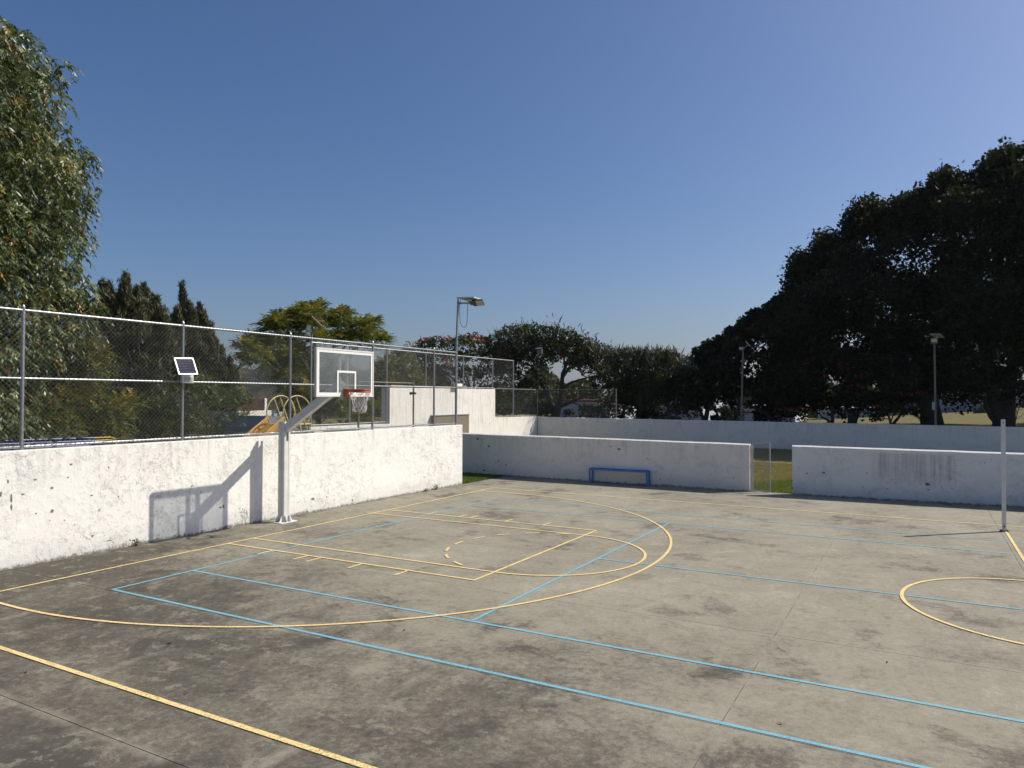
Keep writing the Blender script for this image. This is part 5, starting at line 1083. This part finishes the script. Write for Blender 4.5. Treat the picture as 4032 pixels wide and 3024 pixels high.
for pts in ([(3900, 1480), (3850, 1300), (3800, 1100)], [(3985, 1420), (4050, 1200), (4080, 950), (4100, 750)], [(3990, 1440), (4200, 1300), (4350, 1150)], [(3890, 1420), (3930, 1200), (3950, 900)]): tr.tube([at(u, v, y=37) for u, v in pts], [.25, .18, .12, .05][:len(pts)], 8)
tr.build('trunk', M['bark'], t, True)
t = thing('dark_flowering_tree', 'low dark tree with dim red flowers under the ficus crown', 'tree', (8.3, 33.5, 1.1))
bl = fill(interp([(3080, 1400), (3200, 1360), (3350, 1370), (3480, 1400), (3620, 1440)]), 3085, 3600, 95, 34, 1.3, 24, .6, .95, interp([(3080, 1650), (3250, 1650), (3320, 1632), (3420, 1630), (3480, 1612), (3560, 1560), (3640, 1540)]))
crown(t, bl, 280, .24, M['ficus'], 19, .5, bottom=.8)
flowers(t, [at(u, v, y=32.7) for u, v in [(3070, 1612), (3095, 1612), (3130, 1608), (3142, 1616), (3150, 1606), (3290, 1502), (3300, 1505), (3365, 1514), (3305, 1438), (3312, 1453), (3362, 1449), (3380, 1480), (3402, 1484), (3175, 1430), (3212, 1527), (3512, 1547), (3530, 1548), (3552, 1550), (3620, 1547), (3635, 1548), (3585, 1554), (3444, 1602), (3450, 1597), (3410, 1597), (3345, 1440), (3250, 1482)]], 12, .15, 11, .11)
mb = MB()
for (pts, r0) in (([(3275, 1720), (3278, 1650), (3275, 1600)], .12), ([(3272, 1720), (3262, 1655), (3232, 1640)], .10), ([(3355, 1730), (3356, 1650), (3350, 1610)], .30), ([(3362, 1660), (3375, 1630), (3400, 1600)], .16)):
    mb.tube([at(u, v, y=33.6) for u, v in pts], [r0, r0*.8, r0*.6], 8)
mb.build('trunk', M['bark'], t, True)
t = thing('small_twin_stem_tree', 'small two stemmed tree against the field left of the thick ficus trunk', 'tree', at(3508, 1700, y=33))
mb = MB()
for (pts, r0) in (([(3506, 1720), (3508, 1672), (3500, 1640), (3480, 1625)], .09), ([(3512, 1720), (3520, 1665), (3545, 1635), (3570, 1610)], .11), ([(3506, 1665), (3515, 1640), (3530, 1625)], .04), ([(3500, 1650), (3470, 1648)], .03)):
    mb.tube([at(u, v, y=33) for u, v in pts], [r0, r0*.8, r0*.6, r0*.4][:len(pts)], 7)
mb.build('trunk', M['bark'], t, True)
crown(t, px_blobs([(3440, 1645, .25), (3460, 1640, .3), (3475, 1625, .3), (3555, 1620, .25), (3600, 1620, .3), (3625, 1635, .3), (3640, 1645, .25), (3520, 1610, .4), (3570, 1600, .4), (3480, 1605, .4), (3610, 1600, .4)], y=33, jitter=.3, seed=2), 420, .17, M['tulip'], 25, .6, bottom=.8)
t = thing('bare_sapling', 'thin leafless sapling on the grass right of the white net post', 'sapling', at(4012, 1700, y=32.5))
mb = MB()
for (pts, r0) in (([(3990, 1700), (3988, 1660), (3980, 1630), (3968, 1615)], .035), ([(3992, 1690), (4000, 1650), (4010, 1610), (4030, 1585)], .035), ([(3982, 1640), (3990, 1610), (3985, 1585)], .02), ([(4005, 1630), (3998, 1600), (3990, 1570)], .02), ([(4008, 1615), (4028, 1610)], .015), ([(3986, 1655), (3970, 1650)], .012), ([(4000, 1650), (4020, 1640), (4032, 1625)], .018)):
    mb.tube([at(u, v, y=32.5) for u, v in pts], [r0, r0*.75, r0*.5, r0*.3][:len(pts)], 6)
mb.build('stems', M['bark'], t, True)
rng = np.random.RandomState(77); n = 60000
a = rng.uniform(R(-40), R(16), n); d = rng.uniform(95, 135, n); hh = 5.0+1.6*np.sin(a*37)+1.1*np.sin(a*91+1)
P = np.c_[CAM.x+d*np.sin(a), CAM.y+d*np.cos(a), rng.rand(n)**.7*hh]; L = rng.uniform(.5, .9, n)
V, F = leaf_quads(P, rng.normal(size=P.shape), rng.normal(size=P.shape), L, L*.6, rng)
tag(mesh_obj('distant_wood', V, F, M['tulip'], None, tint=rng.rand(n)*.8+.2), kind='stuff')
# haze over the valley
mh = bpy.data.materials.new('valley_haze'); mh.use_nodes = True; mh.node_tree.nodes.clear()
ho = mh.node_tree.nodes.new('ShaderNodeOutputMaterial'); pv = mh.node_tree.nodes.new('ShaderNodeVolumePrincipled')
pv.inputs['Color'].default_value = (0.80, 0.88, 1.0, 1); pv.inputs['Density'].default_value = 0.00009; pv.inputs['Anisotropy'].default_value = 0.2
mh.node_tree.links.new(pv.outputs[0], ho.inputs['Volume'])
mb = MB(); mb.bb((-3400, -3400, -45), (3400, 3400, 110)); o = mb.build('haze', mh); tag(o, kind='stuff')
sc.cycles.volume_bounces = 0
# small weeds and fallen leaves
def weed(u, v, x, h, n, lab, seed, spread=.07, tall=False):
    p = at(u, v, x=x); p.z = 0; p.x = -1.34; t = thing('weed', lab, 'weed', p, 'weeds along the court wall'); rng = np.random.RandomState(seed)
    P = np.c_[p.x+rng.rand(n)*spread*.6, p.y+rng.normal(size=n)*spread*.5, rng.rand(n)**(.8 if tall else 1.3)*h+.005]; D = rng.normal(size=(n, 3))+np.array([.3, 0, .8]); L = (.018 if tall else .035)*(.6+rng.rand(n))
    V, F = leaf_quads(P, D, rng.normal(size=(n, 3)), L, L*.55, rng); mesh_obj('leaves', V, F, M['weed'], t, tint=rng.rand(n)); mb = MB()
    for k in range(5 if tall else 4): a = rng.uniform(-1, 1)*spread*.5; mb.tube([(p.x+.01, p.y, 0), (p.x+.03, p.y+a*.6, h*.5), (p.x+.03, p.y+a, h*rng.uniform(.8, 1.05))], .002, 4)
    mb.build('stem', M['weed'], t)
weed(528, 2148, -1.35, .13, 60, 'small leafy green weed at the foot of the peeling wall left of the board shadow', 1, .10)
weed(962, 2070, -1.35, .38, 110, 'tall dry weed at the foot of the wall beside the post shadow', 2, .14, True)
weed(1712, 1925, -1.35, .16, 90, 'low green weed near the far end of the peeling wall', 3, .16)
weed(1672, 1935, -1.35, .09, 50, 'tiny weed just left of the low green weed near the wall end', 4, .12)
def fallen(u, v, s, lab, seed):
    p = at(u, v, z=0); rnd = random.Random(seed); t = None; mb = MB(); a = rnd.uniform(0, 3)
    d = Vector((math.cos(a), math.sin(a), 0)); e_ = Vector((-d.y, d.x, 0)); c = p+Vector((0, 0, .006))
    mb.add([c-d*s, c+e_*s*.35+Vector((0, 0, .015)), c+d*s+Vector((0, 0, .012)), c-e_*s*.35, c+Vector((0, 0, -.002))], [(0, 4, 1), (1, 4, 2), (2, 4, 3), (3, 4, 0)])
    o = mb.build('fallen_leaf', M['dryleaf']); tag(o, lab, 'leaf', 'fallen leaves on the court')
fallen(665, 2538, .035, 'curled dark leaf on the court below the three point line', 1)
fallen(838, 2574, .02, 'small dark leaf right of the curled one on the court', 2)
fallen(100, 2653, .02, 'dark leaf near the left edge below the yellow sideline', 3)
fallen(1590, 2485, .018, 'dark leaf just below the three point line in the middle', 4)
fallen(732, 2735, .02, 'tiny leaf below the yellow near sideline', 5)
fallen(3074, 2852, .02, 'dark leaf at the bottom between the blue lines on the right', 6)
fallen(2366, 1924, .03, 'dark leaf in front of the blue bench', 7)
fallen(3492, 2612, .016, 'dark leaf left below the centre circle', 8)
